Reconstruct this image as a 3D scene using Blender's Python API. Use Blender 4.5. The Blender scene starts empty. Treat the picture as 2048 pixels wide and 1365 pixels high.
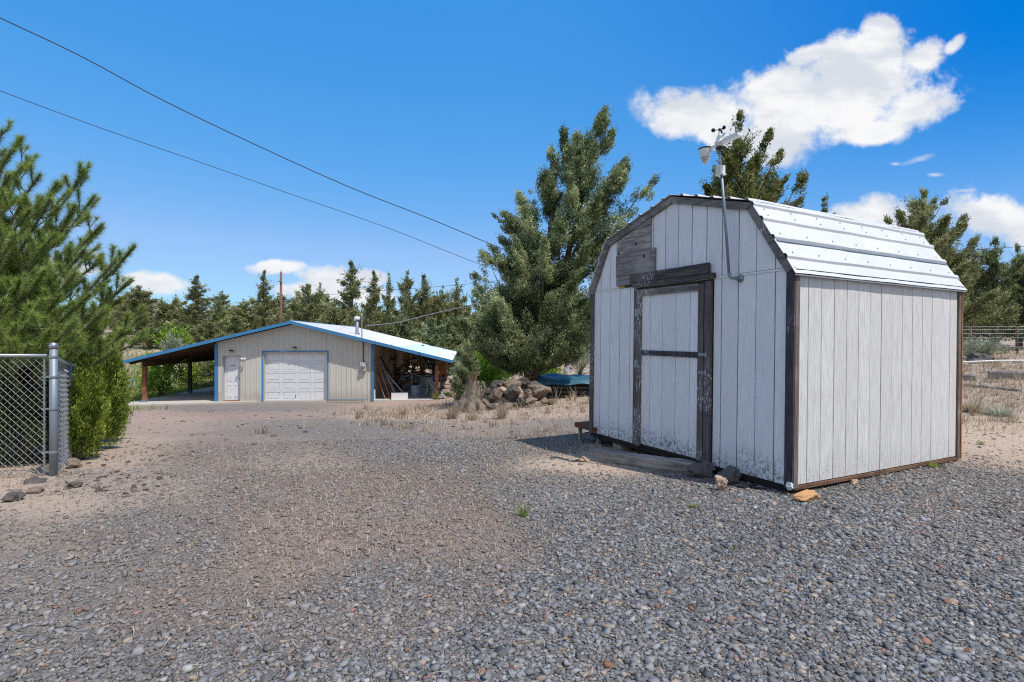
import bpy, bmesh, math, random
import numpy as np
DENOISE = False
from mathutils import Vector, Matrix, noise as mnoise

random.seed(7)
rng = np.random.default_rng(7)
R = math.radians
F, CX, HY = 1062.0, 1024.0, 676.0     # focal length in photo pixels, centre column, horizon row (camera at the origin, looking along +Y)

sc = bpy.context.scene
COL = sc.collection

# ------------------------------------------------------------------ terrain
GX = np.array([-40, -25, -18, -6, -2.5, 0, 3, 8, 20, 45], float)
GY = np.array([-30, 0, 4, 7.5, 11, 14, 19, 21.5, 23.5, 30, 38, 46, 60, 100, 300], float)
GZ = np.array([
 [-1.3]*10,
 [-1.42]*10,
 [-1.60,-1.55,-1.52,-1.47,-1.44,-1.43,-1.42,-1.42,-1.40,-1.30],
 [-1.95,-1.85,-1.80,-1.68,-1.60,-1.56,-1.52,-1.46,-1.30,-1.10],
 [-2.20,-2.15,-2.10,-1.98,-1.85,-1.76,-1.63,-1.42,-1.12,-1.00],
 [-2.40,-2.40,-2.38,-2.22,-2.02,-1.85,-1.70,-1.36,-1.02,-0.90],
 [-2.50,-2.65,-2.72,-2.66,-2.40,-2.10,-1.75,-1.25,-0.85,-0.80],
 [-2.45,-2.60,-2.84,-2.83,-2.66,-2.20,-1.78,-1.20,-0.80,-0.75],
 [-2.40,-2.55,-2.88,-2.88,-2.80,-2.30,-1.78,-1.12,-0.75,-0.70],
 [-1.50,-1.95,-2.88,-2.88,-2.86,-2.40,-1.70,-1.00,-0.60,-0.60],
 [-0.30,-0.85,-2.20,-2.80,-2.70,-2.20,-1.70,-1.00,-0.55,-0.50],
 [ 0.00,-0.40,-1.50,-2.30,-2.30,-2.00,-1.60,-0.90,-0.45,-0.40],
 [ 0.60, 0.20,-0.50,-1.30,-1.30,-1.20,-1.10,-0.70,-0.30,-0.30],
 [ 2.00, 1.60, 1.20, 0.60, 0.40, 0.30, 0.20, 0.20, 0.40, 0.40],
 [ 6.0]*10], float)

def _bil(x, y):
    x = np.clip(x, GX[0], GX[-1]); y = np.clip(y, GY[0], GY[-1])
    i = np.clip(np.searchsorted(GX, x, side='right')-1, 0, len(GX)-2)
    j = np.clip(np.searchsorted(GY, y, side='right')-1, 0, len(GY)-2)
    fx = (x-GX[i])/(GX[i+1]-GX[i]); fy = (y-GY[j])/(GY[j+1]-GY[j])
    return (GZ[j,i]*(1-fx)*(1-fy)+GZ[j,i+1]*fx*(1-fy)+GZ[j+1,i]*(1-fx)*fy+GZ[j+1,i+1]*fx*fy)

def _wob(x, y):
    a = (np.sin(x*.9+y*.37+1.3)+np.sin(y*1.13-x*.53+.4)+np.sin((x+y)*1.9+2.)*.5)*.008
    far = np.clip((y-34)/40, 0, 1)
    b = (np.sin(x*.21+1.)+np.sin(y*.17+x*.09))*.25*far
    return a+b

def gh(x, y):
    x = np.asarray(x, float); y = np.asarray(y, float)
    d = .35+.035*np.clip(y, 0, 60)
    h = 0
    for dx in (-1, 0, 1):
        for dy in (-1, 0, 1):
            h = h+_bil(x+dx*d, y+dy*d)
    return h/9+_wob(x, y)
def g(x, y): return float(gh(x, y))

def P(px, py, Y):
    return Vector(((px-CX)/F*Y, Y, (HY-py)/F*Y))
def gp(px, py):
    "where the sight line through a photo pixel meets the ground"
    a = (px-CX)/F; b = (HY-py)/F
    ys = np.linspace(1.5, 120, 6000)
    dif = b*ys-gh(a*ys, ys)
    k = np.argmax(dif <= 0)
    Y = float(ys[k])
    return Vector((a*Y, Y, g(a*Y, Y)))

# ------------------------------------------------------------------ object helpers
def tag(o, label=None, cat=None, group=None, kind=None):
    if label: o['label'] = label
    if cat: o['category'] = cat
    if group: o['group'] = group
    if kind: o['kind'] = kind
    return o
def empty(name, loc=(0,0,0), rz=0, label=None, cat=None, group=None):
    o = bpy.data.objects.new(name, None); COL.objects.link(o)
    o.location = loc; o.rotation_euler = (0,0,rz); o.empty_display_size = .2
    return tag(o, label, cat, group)
def link(name, me, mat, parent=None, loc=None, smooth=False):
    o = bpy.data.objects.new(name, me); COL.objects.link(o)
    if mat is not None and len(me.materials) == 0:
        for m in (mat if isinstance(mat, (list, tuple)) else [mat]): me.materials.append(m)
    if parent is not None: o.parent = parent
    if loc is not None: o.location = loc
    if smooth: me.polygons.foreach_set('use_smooth', [True]*len(me.polygons))
    return o
def mesh_np(name, V, Fc, att=None, smooth=False):
    V = np.ascontiguousarray(V, np.float32); Fc = np.ascontiguousarray(Fc, np.int32)
    me = bpy.data.meshes.new(name); n, k = Fc.shape
    me.vertices.add(len(V)); me.vertices.foreach_set('co', V.ravel())
    me.loops.add(n*k); me.loops.foreach_set('vertex_index', Fc.ravel())
    me.polygons.add(n); me.polygons.foreach_set('loop_start', np.arange(0, n*k, k, dtype=np.int32))
    me.polygons.foreach_set('loop_total', np.full(n, k, np.int32))
    if smooth: me.polygons.foreach_set('use_smooth', np.ones(n, bool))
    me.update(calc_edges=True)
    for nm, A in (att or {}).items():
        A = np.ascontiguousarray(A, np.float32)
        if A.ndim == 1:
            a = me.attributes.new(nm, 'FLOAT', 'POINT'); a.data.foreach_set('value', A)
        else:
            a = me.attributes.new(nm, 'FLOAT_COLOR', 'POINT'); a.data.foreach_set('color', A.ravel())
    return me

class MB:
    def __init__(s): s.v = []; s.f = []
    def add(s, vs, fs):
        b = len(s.v); s.v += [tuple(v) for v in vs]; s.f += [tuple(i+b for i in f) for f in fs]; return s
    def box(s, a, b):
        x0,y0,z0 = a; x1,y1,z1 = b
        x0,x1 = min(x0,x1),max(x0,x1); y0,y1 = min(y0,y1),max(y0,y1); z0,z1 = min(z0,z1),max(z0,z1)
        return s.add([(x0,y0,z0),(x1,y0,z0),(x1,y1,z0),(x0,y1,z0),(x0,y0,z1),(x1,y0,z1),(x1,y1,z1),(x0,y1,z1)],
                     [(0,3,2,1),(4,5,6,7),(0,1,5,4),(1,2,6,5),(2,3,7,6),(3,0,4,7)])
    def obox(s, p, q, w, h, up=(0,0,1)):
        "a bar of section w x h from p to q"
        p = Vector(p); q = Vector(q); d = (q-p).normalized(); up = Vector(up)
        sd = d.cross(up)
        if sd.length < 1e-3: sd = d.cross(Vector((1,0,0)))
        sd.normalize(); u = sd.cross(d).normalized()
        vs = [c+sd*(w/2*a)+u*(h/2*b) for c in (p, q) for a, b in ((-1,-1),(1,-1),(1,1),(-1,1))]
        return s.add(vs, [(0,1,2,3),(7,6,5,4),(0,4,5,1),(1,5,6,2),(2,6,7,3),(3,7,4,0)])
    def prism(s, poly, off):
        "poly: 3-d points of one face; off: extrusion vector"
        off = Vector(off); n = len(poly); a = [Vector(p) for p in poly]
        return s.add(a+[p+off for p in a], [tuple(range(n-1,-1,-1)), tuple(range(n, 2*n))]+[(i,(i+1)%n,n+(i+1)%n,n+i) for i in range(n)])
    def tube(s, pts, r, n=8, cap=True):
        pts = [Vector(p) for p in pts]; rs = r if isinstance(r, (list, tuple)) else [r]*len(pts)
        ref = None; vs = []
        for i, p in enumerate(pts):
            d = (pts[min(i+1, len(pts)-1)]-pts[max(i-1, 0)]).normalized()
            if ref is None: ref = Vector((0,0,1)) if abs(d.z) < .9 else Vector((1,0,0))
            a = d.cross(ref).normalized(); b = a.cross(d).normalized(); ref = b
            vs += [p+(a*math.cos(2*math.pi*k/n)+b*math.sin(2*math.pi*k/n))*rs[i] for k in range(n)]
        fs = [(i*n+k, i*n+(k+1)%n, (i+1)*n+(k+1)%n, (i+1)*n+k) for i in range(len(pts)-1) for k in range(n)]
        if cap: fs += [tuple(range(n-1,-1,-1)), tuple((len(pts)-1)*n+k for k in range(n))]
        return s.add(vs, fs)
    def lathe(s, prof, c=(0,0,0), n=20, M=None):
        vs = []
        for r_, z_ in prof:
            for k in range(n):
                v = Vector((r_*math.cos(2*math.pi*k/n), r_*math.sin(2*math.pi*k/n), z_))
                if M: v = M@v
                vs.append(v+Vector(c))
        m = len(prof)
        fs = [(i*n+k, i*n+(k+1)%n, (i+1)*n+(k+1)%n, (i+1)*n+k) for i in range(m-1) for k in range(n)]
        fs += [tuple(range(n-1,-1,-1)), tuple((m-1)*n+k for k in range(n))]
        return s.add(vs, fs)
    def build(s, name, mat, parent=None, loc=None, smooth=False, bevel=0):
        me = bpy.data.meshes.new(name); me.from_pydata(s.v, [], s.f); me.update()
        bm = bmesh.new(); bm.from_mesh(me); bmesh.ops.recalc_face_normals(bm, faces=bm.faces)
        if bevel: bmesh.ops.bevel(bm, geom=list(bm.edges), offset=bevel, segments=1, affect='EDGES', clamp_overlap=True)
        bm.to_mesh(me); bm.free()
        return link(name, me, mat, parent, loc, smooth)

# ------------------------------------------------------------------ material helpers
class NT:
    def __init__(s, name, world=False):
        if world:
            s.m = bpy.data.worlds.new(name); s.m.use_nodes = True
        else:
            s.m = bpy.data.materials.new(name); s.m.use_nodes = True
        s.t = s.m.node_tree; s.t.nodes.clear()
    def n(s, typ, **kw):
        nd = s.t.nodes.new(typ)
        for k, v in kw.items():
            if k.startswith('i_'):
                key = k[2:]; key = int(key) if key.isdigit() else key.replace('_', ' ')
                s.put(nd.inputs[key], v)
            else: setattr(nd, k, v)
        return nd
    def put(s, inp, v):
        if isinstance(v, bpy.types.NodeSocket): s.t.links.new(v, inp)
        elif isinstance(v, bpy.types.Node): s.t.links.new(v.outputs[0], inp)
        else:
            if isinstance(v, (tuple, list)) and len(v) == 3 and inp.type == 'RGBA': v = (*v, 1)
            inp.default_value = v
    def math(s, op, a, b=0., c=0., clamp=False):
        nd = s.t.nodes.new('ShaderNodeMath'); nd.operation = op; nd.use_clamp = clamp
        s.put(nd.inputs[0], a); s.put(nd.inputs[1], b); s.put(nd.inputs[2], c); return nd.outputs[0]
    def mix(s, f, a, b, blend='MIX'):
        nd = s.t.nodes.new('ShaderNodeMix'); nd.data_type = 'RGBA'; nd.blend_type = blend
        s.put(nd.inputs[0], f); s.put(nd.inputs[6], a); s.put(nd.inputs[7], b); return nd.outputs[2]
    def ramp(s, f, stops):
        nd = s.t.nodes.new('ShaderNodeValToRGB'); s.put(nd.inputs[0], f); e = nd.color_ramp.elements
        while len(e) < len(stops): e.new(.5)
        for i, (p, c) in enumerate(stops):
            e[i].position = p; e[i].color = (*c, 1) if isinstance(c, (tuple, list)) else (c, c, c, 1)
        return nd.outputs[0]
    def ss(s, v, a, b):
        nd = s.t.nodes.new('ShaderNodeMapRange'); nd.interpolation_type = 'SMOOTHSTEP'
        s.put(nd.inputs[0], v); nd.inputs[1].default_value = a; nd.inputs[2].default_value = b; return nd.outputs[0]
    def co(s, scale=(1,1,1), kind='Object', loc=(0,0,0)):
        tc = s.t.nodes.new('ShaderNodeTexCoord'); mp = s.t.nodes.new('ShaderNodeMapping')
        s.t.links.new(tc.outputs[kind], mp.inputs[0]); mp.inputs['Scale'].default_value = scale; mp.inputs['Location'].default_value = loc
        return mp.outputs[0]
    def noise(s, co, scale=5., detail=4., rough=.55, dist=0.):
        nd = s.t.nodes.new('ShaderNodeTexNoise'); s.put(nd.inputs['Vector'], co); nd.inputs['Scale'].default_value = scale
        nd.inputs['Detail'].default_value = detail; nd.inputs['Roughness'].default_value = rough; nd.inputs['Distortion'].default_value = dist
        return nd.outputs['Fac']
    def bump(s, h, st=.3, d=.01, nrm=None):
        nd = s.t.nodes.new('ShaderNodeBump'); s.put(nd.inputs['Height'], h); nd.inputs['Strength'].default_value = st; nd.inputs['Distance'].default_value = d
        if nrm: s.put(nd.inputs['Normal'], nrm)
        return nd.outputs[0]
    def out(s, col, rough=.8, nrm=None, metal=0., spec=.3):
        b = s.t.nodes.new('ShaderNodeBsdfPrincipled'); s.put(b.inputs['Base Color'], col); s.put(b.inputs['Roughness'], rough)
        s.put(b.inputs['Metallic'], metal); s.put(b.inputs['Specular IOR Level'], spec)
        if nrm: s.put(b.inputs['Normal'], nrm)
        o = s.t.nodes.new('ShaderNodeOutputMaterial'); s.t.links.new(b.outputs[0], o.inputs[0]); return s.m

def m_plain(name, c, var=.25, scale=6., rough=.7, metal=0., spec=.3, bump=.15):
    t = NT(name); co = t.co()
    nf = t.noise(co, scale, 6, .6); n2 = t.noise(co, scale*9, 3, .6)
    lo = tuple(x*(1-var) for x in c); hi = tuple(min(1, x*(1+var*.7)) for x in c)
    col = t.mix(nf, lo, hi); col = t.mix(t.math('MULTIPLY', n2, .35), col, tuple(x*.6 for x in c))
    return t.out(col, rough, t.bump(n2, bump, .004), metal, spec)

def m_wood(name, c, c2, fleck=0., fleckcol=(.62,.64,.66), axis='z', scale=1., rough=.85):
    t = NT(name)
    st = {'z': (14,14,1.1), 'x': (1.1,14,14), 'y': (14,1.1,14)}[axis]
    co = t.co(tuple(q*scale for q in st)); co1 = t.co()
    n1 = t.noise(co, 3., 8, .65, .6); n2 = t.noise(co, 14., 4, .7); n3 = t.noise(co1, 2.2, 4)
    col = t.mix(t.ss(n1, .35, .68), c, c2)
    col = t.mix(t.math('MULTIPLY', t.ss(n2, .45, .75), .55), col, tuple(q*.35 for q in c))
    col = t.mix(t.math('MULTIPLY', t.ss(n3, .45, .7), .4), col, tuple(q*1.5 for q in c2))
    if fleck:
        n4 = t.noise(t.co((26,26,7)), 3., 3, .7); n5 = t.noise(co1, 2.3, 2)
        m = t.math('MULTIPLY', t.ss(n4, .56, .62), t.ss(n5, .62-.22*fleck, .70-.15*fleck))
        col = t.mix(m, col, fleckcol)
    return t.out(col, rough, t.bump(t.math('ADD', n1, n2), .6, .006), spec=.2)

# painted T1-11 siding: cool white, rough sawn, dirt splashed along the foot
def m_siding(name, lit=False):
    t = NT(name)
    co = t.co((22,22,1.2)); c1 = t.co(); sx = t.n('ShaderNodeSeparateXYZ'); t.put(sx.inputs[0], c1)
    n1 = t.noise(co, 3.5, 6, .65, .5); n2 = t.noise(c1, 3.1, 5, .6); nf = t.noise(t.co((60,60,60)), 3, 3, .7)
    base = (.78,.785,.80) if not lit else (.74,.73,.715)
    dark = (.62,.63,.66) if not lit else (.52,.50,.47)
    col = t.mix(t.ss(n1, .32, .66), dark, base)
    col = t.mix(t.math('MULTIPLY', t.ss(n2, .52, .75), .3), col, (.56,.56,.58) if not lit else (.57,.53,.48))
    ix = t.math('FLOOR', t.math('DIVIDE', t.math('SUBTRACT', sx.outputs[0 if lit else 1], .22 if lit else .192), .2035 if lit else .2126))
    wn = t.n('ShaderNodeTexWhiteNoise', noise_dimensions='1D'); t.put(wn.inputs['W'], ix)
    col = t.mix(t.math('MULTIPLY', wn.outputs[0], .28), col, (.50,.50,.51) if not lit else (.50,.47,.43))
    # weather streaks running down
    n5 = t.noise(t.co((9,9,.35)), 3, 5, .6)
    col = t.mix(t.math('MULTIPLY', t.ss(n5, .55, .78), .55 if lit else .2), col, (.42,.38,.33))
    low = t.math('SUBTRACT', 1., t.ss(t.math('ADD', sx.outputs[2], t.math('MULTIPLY', n2, -.35)), -.16, .16))
    spl = t.math('MULTIPLY', low, t.ss(t.noise(c1, 26, 5, .75), .42, .62))
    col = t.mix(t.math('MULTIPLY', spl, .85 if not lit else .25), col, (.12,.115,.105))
    sp = t.math('MULTIPLY', t.ss(t.noise(c1, 34, 2, .5), .735, .76), .8)
    col = t.mix(sp, col, (.10,.09,.09))
    return t.out(col, .75, t.bump(t.math('ADD', n1, nf), .42, .004), spec=.25)

def m_leaf(name, dark, mid, light, trans=.25, spec=.12):
    t = NT(name)
    at = t.n('ShaderNodeAttribute', attribute_name='shade'); oi = t.n('ShaderNodeObjectInfo')
    f = at.outputs['Fac']
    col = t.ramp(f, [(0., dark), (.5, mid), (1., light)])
    hs = t.n('ShaderNodeHueSaturation'); t.put(hs.inputs['Color'], col)
    t.put(hs.inputs['Value'], t.math('MULTIPLY_ADD', oi.outputs['Random'], .3, .85))
    t.put(hs.inputs['Hue'], t.math('MULTIPLY_ADD', oi.outputs['Random'], .03, .485))
    col = hs.outputs[0]
    d = t.n('ShaderNodeBsdfPrincipled'); t.put(d.inputs['Base Color'], col); d.inputs['Roughness'].default_value = .6; d.inputs['Specular IOR Level'].default_value = spec
    tr = t.n('ShaderNodeBsdfTranslucent'); t.put(tr.inputs[0], t.mix(.3, col, (.25,.35,.05)))
    mx = t.n('ShaderNodeMixShader'); mx.inputs[0].default_value = trans
    t.put(mx.inputs[1], d.outputs[0]); t.put(mx.inputs[2], tr.outputs[0])
    o = t.n('ShaderNodeOutputMaterial'); t.put(o.inputs[0], mx.outputs[0])
    return t.m

M = {}
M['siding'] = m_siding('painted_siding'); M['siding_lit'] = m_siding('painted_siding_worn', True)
M['groove'] = m_plain('groove_dark', (.06,.05,.045))
M['trim'] = m_wood('weathered_trim', (.075,.066,.066), (.15,.135,.135), .45)
M['trim_fleck'] = m_wood('flaking_trim', (.085,.072,.066), (.16,.14,.13), .95)
M['trim_dark'] = m_wood('dark_trim', (.035,.033,.04), (.085,.08,.09), .2)
M['trim_brown'] = m_wood('brown_trim', (.13,.095,.08), (.23,.18,.16), .15)
M['rake'] = m_wood('rake_board', (.10,.095,.09), (.23,.215,.20), .25, axis='y')
M['header'] = m_wood('header_board', (.045,.042,.045), (.12,.105,.10), .1, axis='y')
M['plank'] = m_wood('grey_plank', (.13,.12,.115), (.31,.285,.27), 0, axis='y')
M['plank2'] = m_wood('grey_plank_pale', (.17,.155,.145), (.40,.365,.34), .15, axis='y')
M['timber'] = m_wood('old_timber', (.13,.115,.10), (.33,.30,.275), 0, axis='x')
M['sill'] = m_wood('brown_sill', (.10,.055,.035), (.20,.12,.08), 0, axis='x')
M['orange_wood'] = m_wood('orange_wood', (.26,.11,.05), (.42,.20,.10), 0)
M['post_wood'] = m_wood('stained_post', (.15,.06,.03), (.32,.14,.075), 0)
M['dark_wood'] = m_wood('dark_wood', (.05,.03,.02), (.10,.06,.04), 0)
M['pole_wood'] = m_wood('pole_wood', (.13,.075,.055), (.22,.13,.095), 0)
M['galv'] = m_plain('galvanised', (.36,.40,.43), .22, 9, .42, .75, .5, .05)
M['galv_dull'] = m_plain('galvanised_dull', (.25,.29,.33), .25, 9, .55, .45, .4, .05)
M['wire'] = m_plain('fence_wire', (.30,.32,.34), .1, 20, .5, .4, .4, 0)
M['white_plastic'] = m_plain('white_plastic', (.72,.72,.70), .06, 8, .4, 0, .4, .02)
M['black_plastic'] = m_plain('black_plastic', (.02,.02,.022), .1, 8, .4)
M['clear'] = m_plain('clear_plastic', (.50,.60,.68), .05, 8, .2)
M['blue_trim'] = m_plain('blue_trim', (.05,.215,.43), .12, 2, .45, 0, .4, .02)
M['garage_white'] = m_plain('door_white', (.74,.745,.76), .06, 3, .5, 0, .3, .03)
M['concrete'] = m_plain('concrete', (.50,.46,.42), .2, 2.5, .9)
M['cable'] = m_plain('cable_black', (.03,.03,.035), .1, 8, .6)
M['cable_grey'] = m_plain('cable_grey', (.32,.36,.38), .1, 8, .5)
M['cinder'] = m_plain('lava_rock', (.13,.12,.12), .45, 9, .95, 0, .1, .9)
M['tan_rock'] = m_plain('tan_rock', (.48,.33,.24), .35, 8, .9, 0, .1, .9)
M['orange_rock'] = m_plain('orange_rock', (.55,.31,.15), .3, 9, .9, 0, .1, .9)
M['brown_rock'] = m_plain('brown_rock', (.23,.175,.13), .5, 3.5, .95, 0, .1, 1.)
M['grey_rock'] = m_plain('grey_rock', (.115,.10,.09), .5, 4, .95, 0, .1, 1.)
M['bark'] = m_wood('bark', (.075,.05,.038), (.19,.14,.11), 0)
M['bark_grey'] = m_wood('pine_bark', (.13,.105,.09), (.30,.26,.22), 0)
M['stump'] = m_wood('stump_wood', (.085,.068,.055), (.27,.225,.175), 0)
M['stump_red'] = m_wood('stump_heart', (.10,.055,.045), (.22,.13,.10), 0)
M['tarp'] = m_plain('blue_tarp', (.035,.125,.185), .5, 2, .5, 0, .3, .3)
M['rust'] = m_plain('rusty_sheet', (.16,.06,.035), .35, 7, .8)
M['pale'] = m_plain('pale_board', (.34,.38,.35), .3, 5, .8)
M['green_metal'] = m_plain('grey_green_paint', (.12,.17,.16), .2, 8, .6)
M['blue_bin'] = m_plain('blue_bin', (.03,.10,.22), .2, 8, .6)
M['dark_junk'] = m_plain('dark_clutter', (.05,.045,.042), .4, 8, .8)

M['leaf_juniper'] = m_leaf('juniper_leaf', (.03,.045,.014), (.20,.235,.08), (.54,.55,.25), .26)
M['leaf_blue'] = m_leaf('blue_juniper_leaf', (.025,.042,.016), (.19,.23,.105), (.66,.68,.40), .24)
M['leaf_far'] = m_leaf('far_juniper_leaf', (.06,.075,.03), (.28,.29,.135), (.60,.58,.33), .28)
M['leaf_pine'] = m_leaf('pine_needle', (.035,.065,.012), (.22,.30,.06), (.58,.62,.20), .32, .35)
M['leaf_cedar'] = m_leaf('hedge_leaf', (.035,.06,.010), (.21,.27,.04), (.60,.64,.13), .30)
M['leaf_bright'] = m_leaf('bright_leaf', (.08,.18,.015), (.24,.42,.05), (.48,.64,.14), .45)
M['leaf_sage'] = m_leaf('sage_leaf', (.14,.16,.105), (.31,.33,.25), (.50,.52,.42), .25)
M['leaf_young'] = m_leaf('young_juniper_leaf', (.10,.13,.06), (.30,.34,.19), (.52,.55,.37), .3)
M['leaf_dark'] = m_leaf('painted_shade_leaf', (.015,.025,.008), (.06,.08,.022), (.20,.23,.06), .15)  # shade inside the shrubs behind the chain-link panel, put into the leaf colour
M['dry'] = m_leaf('dry_grass', (.24,.155,.105), (.46,.355,.255), (.68,.60,.49), .3)
M['grass'] = m_leaf('green_grass', (.07,.11,.02), (.22,.28,.06), (.42,.46,.14), .35)

# ------------------------------------------------------------------ ground zones (gravel, red cinder, dry grass, green grass, sand colour)
ZS = [ # px, py, gravel, red, dry, green, peach
 (50,1340,.72,0,.05,0,.2),(400,1340,.78,0,.05,0,.1),(900,1340,.95,0,0,0,0),(1500,1340,1,0,0,0,0),(2000,1340,1,0,0,0,0),
 (50,1200,.55,0,.1,0,.3),(400,1200,.55,.25,.35,0,.2),(800,1200,.72,.1,.35,0,.1),(1200,1200,1,0,0,0,0),(1600,1200,1,0,0,0,0),(2000,1200,1,0,0,0,0),
 (50,1080,.42,.05,.2,0,.4),(300,1080,.6,.1,.3,0,.2),(600,1080,.45,.45,.9,0,.1),(900,1060,.5,.35,.95,0,.1),(1200,1080,.95,0,.1,0,0),(1600,1080,1,0,0,0,0),(2000,1080,.9,.1,.25,0,.2),
 (50,1000,.15,0,.2,0,.7),(250,980,.32,0,.2,0,.5),(500,980,.5,.15,.45,0,.3),(700,980,.5,.35,.85,0,.2),(900,980,.6,.2,.7,0,.1),(1100,980,.85,0,.2,0,.1),(1300,1000,.95,0,.1,0,0),(1700,1030,1,0,0,0,.1),(1950,1030,.75,0,.3,0,.4),
 (250,900,.12,.1,0,0,.7),(400,900,.45,.25,.1,0,.3),(550,900,.5,.1,.15,0,.4),(640,912,.3,.1,.1,0,.6),(760,900,.75,0,.1,0,.3),(900,900,.85,0,.2,0,.2),(1030,900,.6,0,.4,0,.4),(1150,930,.08,0,.1,0,1),(1260,948,.2,0,.1,0,.9),(1350,978,.9,0,0,0,.2),(1900,955,1,0,0,0,.2),
 (350,850,.25,.35,0,0,.45),(500,850,.5,.3,.1,0,.25),(650,850,.6,.2,.15,0,.2),(800,850,.7,0,.3,0,.3),(950,850,.4,0,.6,0,.7),(1050,860,.6,0,.4,0,.5),(1150,860,.65,0,.2,0,.5),(1150,815,.1,0,.9,0,.6),
 (330,832,.1,.55,0,0,.5),(430,828,.35,.7,0,0,.2),(560,830,.4,.45,0,0,.4),(660,828,.4,.3,.2,0,.6),(420,812,.9,.1,0,0,.2),(560,812,.85,.1,0,0,.3),(660,812,.6,.3,.1,0,.4),(760,815,.15,.5,.4,0,.6),(870,806,.05,.75,.2,0,.5),(820,830,.1,.1,.9,0,.8),(950,830,.1,.1,.8,0,.8),
 (1080,790,.1,.4,.4,0,.6),(1000,762,0,.8,.1,0,.7),(1150,745,0,.35,.0,0,1),(1060,745,0,.7,.1,0,.8),
 (260,800,.1,0,.3,.8,.3),(330,770,0,0,.4,.9,.4),(430,745,0,0,.5,.6,.4),(260,740,0,0,.9,.3,.8),(330,700,0,.2,.2,0,.8),
 (820,750,0,.1,.5,.1,.9),(850,710,.1,.1,.2,0,1),(900,690,0,.1,.2,0,1),
 (1960,930,.2,0,0,0,.9),(1980,890,0,0,.05,0,1),(1980,850,0,0,.3,0,1),(1960,815,0,0,1,.05,.7),(1990,780,0,0,1,.15,.6),(1990,730,.1,0,.7,.1,.7),(1960,705,.3,.1,.3,0,.6),(2040,1000,.8,0,.2,0,.3),
 (-150,960,0,0,.4,0,.8),(2250,880,0,0,.3,0,1),(2250,1100,1,0,.1,0,.2)]
_zc = []
for z in ZS:
    p = gp(z[0], z[1]); _zc.append((p.x/p.y, math.log(p.y), *z[2:]))
_zc = np.array(_zc)
def vnoise(x, y, s, seed=0):
    a = np.sin(x*s*1.7+seed)*np.cos(y*s*1.3-seed*2.1)+np.sin((x*.8-y*1.1)*s*1.9+seed*.7)*.7+np.sin((x*1.3+y*.6)*s*3.1+seed*1.9)*.4
    return a/2.1
def zones(x, y):
    x = np.asarray(x, float); y = np.asarray(y, float)
    yy = np.maximum(y, 1.8)
    a = x/yy; b = np.log(yy)
    a = a+vnoise(x, y, 1.3, 1)*.03; b = b+vnoise(x, y, 1.1, 5)*.035
    W = 0; S = 0
    for z in _zc:
        w = np.exp(-(((a-z[0])/.10)**2+((b-z[1])/.12)**2))+1e-5/(((a-z[0])**2+(b-z[1])**2)+.02)
        W = W+w; S = S+w[..., None]*z[2:]
    return S/W[..., None]

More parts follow.
